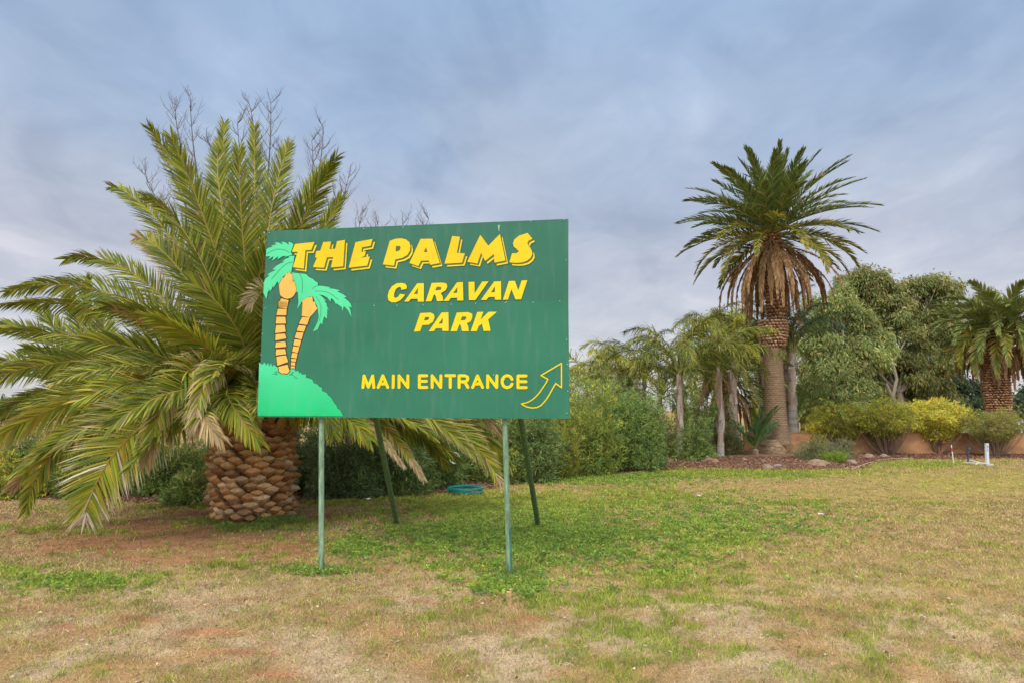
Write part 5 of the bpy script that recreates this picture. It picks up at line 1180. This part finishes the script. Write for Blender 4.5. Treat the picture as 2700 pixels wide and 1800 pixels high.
# wheelie bin
c = at(1998, 1136, 26.6); t = thing('wheelie_bin', (c[0], c[1], 0), 'teal wheelie bin peeping over the ochre wall left of the tall trunk', 'bin')
mb = MB(); V = []
for z, w in ((.08, .22), (.98, .28)): V += [(c[0] + sx * w, c[1] + sy * w * 1.2, z) for sx, sy in ((-1, -1), (1, -1), (1, 1), (-1, 1))]
mb.add(V, [[0, 1, 5, 4], [1, 2, 6, 5], [2, 3, 7, 6], [3, 0, 4, 7], [3, 2, 1, 0], [4, 5, 6, 7]], col=(.03, .16, .14)); mb.build('bin_body', M_PLASTIC, t)
mb = MB(); mb.box((c[0], c[1], 1.03), (.62, .72, .08), (.04, .28, .24), 0, (.06, 0)); mb.build('lid', M_PLASTIC, t)
for s in (-1, 1):
    mb = MB(); th = np.linspace(0, 2 * math.pi, 14); mb.tube([(c[0] + s * .24, c[1] + .27, .1), (c[0] + s * .29, c[1] + .27, .1)], .1, (.03, .03, .03), 14); mb.build('wheel', M_PLASTIC, t)
# white car beyond the wall
CY = 29.0; cx = at(2640, 1140, CY)[0]; zg = -.3
t = thing('parked_car', (cx, CY, zg), 'white car parked beyond the wall, seen through the olive shrub', 'car')
def prism(mb, prof, y0, y1, col, tap=0.0):
    n = len(prof); zmx = max(p[1] for p in prof)
    V = [(cx + x, y0 + tap * (z / zmx), zg + z) for x, z in prof] + [(cx + x, y1 - tap * (z / zmx), zg + z) for x, z in prof]
    mb.add(V, [[i, (i + 1) % n, n + (i + 1) % n, n + i] for i in range(n)], polys=[list(range(n))[::-1], list(range(n, 2 * n))], col=col)
body = [(-2.1, .30), (-2.15, .62), (-2.0, .78), (-1.05, .92), (1.9, .98), (2.15, .88), (2.2, .45), (2.1, .28)]
mb = MB(); prism(mb, body, CY - .85, CY + .85, (.78, .80, .82)); mb.build('body', M_PLASTIC, t)
mb = MB(); prism(mb, [(-1.15, .90), (-.35, 1.42), (.95, 1.46), (1.75, .97)], CY - .74, CY + .74, (.03, .04, .05), .12); mb.build('window', M_PLASTIC, t)
mb = MB(); prism(mb, [(-.42, 1.415), (-.30, 1.46), (.95, 1.50), (1.05, 1.45)], CY - .66, CY + .66, (.78, .80, .82)); mb.build('roof', M_PLASTIC, t)
for xa, za, xb_, zb2 in ((-1.2, .90, -.36, 1.43), (.3, .95, .3, 1.46), (1.8, .95, .98, 1.48)):
    for s in (-1, 1):
        mb = MB(); mb.tube([(cx + xa, CY + s * .80, zg + za), (cx + (xa + xb_) / 2, CY + s * .72, zg + (za + zb2) / 2), (cx + xb_, CY + s * .65, zg + zb2)], .045, (.78, .80, .82), 6); mb.build('pillar', M_PLASTIC, t)
for xw in (-1.35, 1.35):
    for s in (-1, 1):
        mb = MB(); mb.tube([(cx + xw, CY + s * .70, zg + .31), (cx + xw, CY + s * .875, zg + .31)], .31, (.03, .03, .03), 20); w = mb.build('wheel', M_PLASTIC, t)
        mb = MB(); mb.tube([(cx + xw, CY + s * .80, zg + .31), (cx + xw, CY + s * .885, zg + .31)], .19, (.5, .5, .52), 16); mb.build('rim', M_PLASTIC, w)
mb = MB(); mb.box((cx - 2.08, CY - .6, zg + .68), (.12, .35, .13), (.7, .7, .72)); mb.build('headlight', M_PLASTIC, t)
mb = MB(); mb.box((cx - 2.08, CY + .6, zg + .68), (.12, .35, .13), (.7, .7, .72)); mb.build('headlight', M_PLASTIC, t)
# overhead wires at the right edge
for k, (ya, yb, lab) in enumerate([(1010, 996, 'highest overhead wire at the right edge below the palm skirt'), (1016, 1004, 'middle overhead wire at the right edge'), (1023, 1012, 'lowest overhead wire at the right edge')]):
    a = at(2500, ya + 8, 75); b = at(2900, yb - 20, 60); mb = MB(); tt = np.linspace(0, 1, 12)[:, None]
    mb.tube(a + (b - a) * tt - np.array([0, 0, 1.0]) * (tt * (1 - tt)) * 1.2, .012, (.08, .08, .08), 4)
    tag(mb.build('overhead_wire', M_PLASTIC, origin=a), lab, 'wire', 'overhead wires')
# tufts of longer grass round the big trunk and the posts
def tuft_at(px_, py_, rad, n, ln, label):
    g = G(px_, py_); a = RNG.uniform(0, 2 * np.pi, n); r = rad * np.sqrt(RNG.random(n)); x = g[0] + r * np.cos(a) * 1.3; y = g[1] + r * np.sin(a) * .7
    P = np.stack([x, y, ground_h(x, y)], 1); D = np.stack([RNG.normal(size=n) * .45, RNG.normal(size=n) * .45, np.ones(n)], 1)
    mb = MB(); leaves(mb, P, D, RNG.uniform(.5, 1.2, n) * ln, .009, pal(n, [(.14, .24, .04), (.22, .30, .05), (.34, .33, .10)], [.45, .35, .2]), .2, .9)
    tag(mb.build('grass_tuft', M_GRASS, origin=g), label, 'grass tuft', 'longer grass tufts')
for a in ((735, 1378, .30, 900, .20, 'long grass against the right foot of the stubby trunk'), (650, 1392, .34, 700, .13, 'long grass in front of the stubby trunk'), (560, 1378, .25, 450, .11, 'long grass against the left foot of the stubby trunk'), (848, 1508, .26, 420, .10, 'grass tuft round the left front post'), (1344, 1520, .26, 520, .12, 'grass tuft round the right front post'),
          (1422, 1386, .16, 160, .10, 'grass tuft round the right brace foot'), (1050, 1380, .18, 220, .10, 'grass tuft round the left brace foot'), (930, 1503, .2, 240, .09, 'grass tuft right of the left front post'), (1230, 1290, .1, 90, .14, 'grass growing through the coiled hose')): tuft_at(*a)
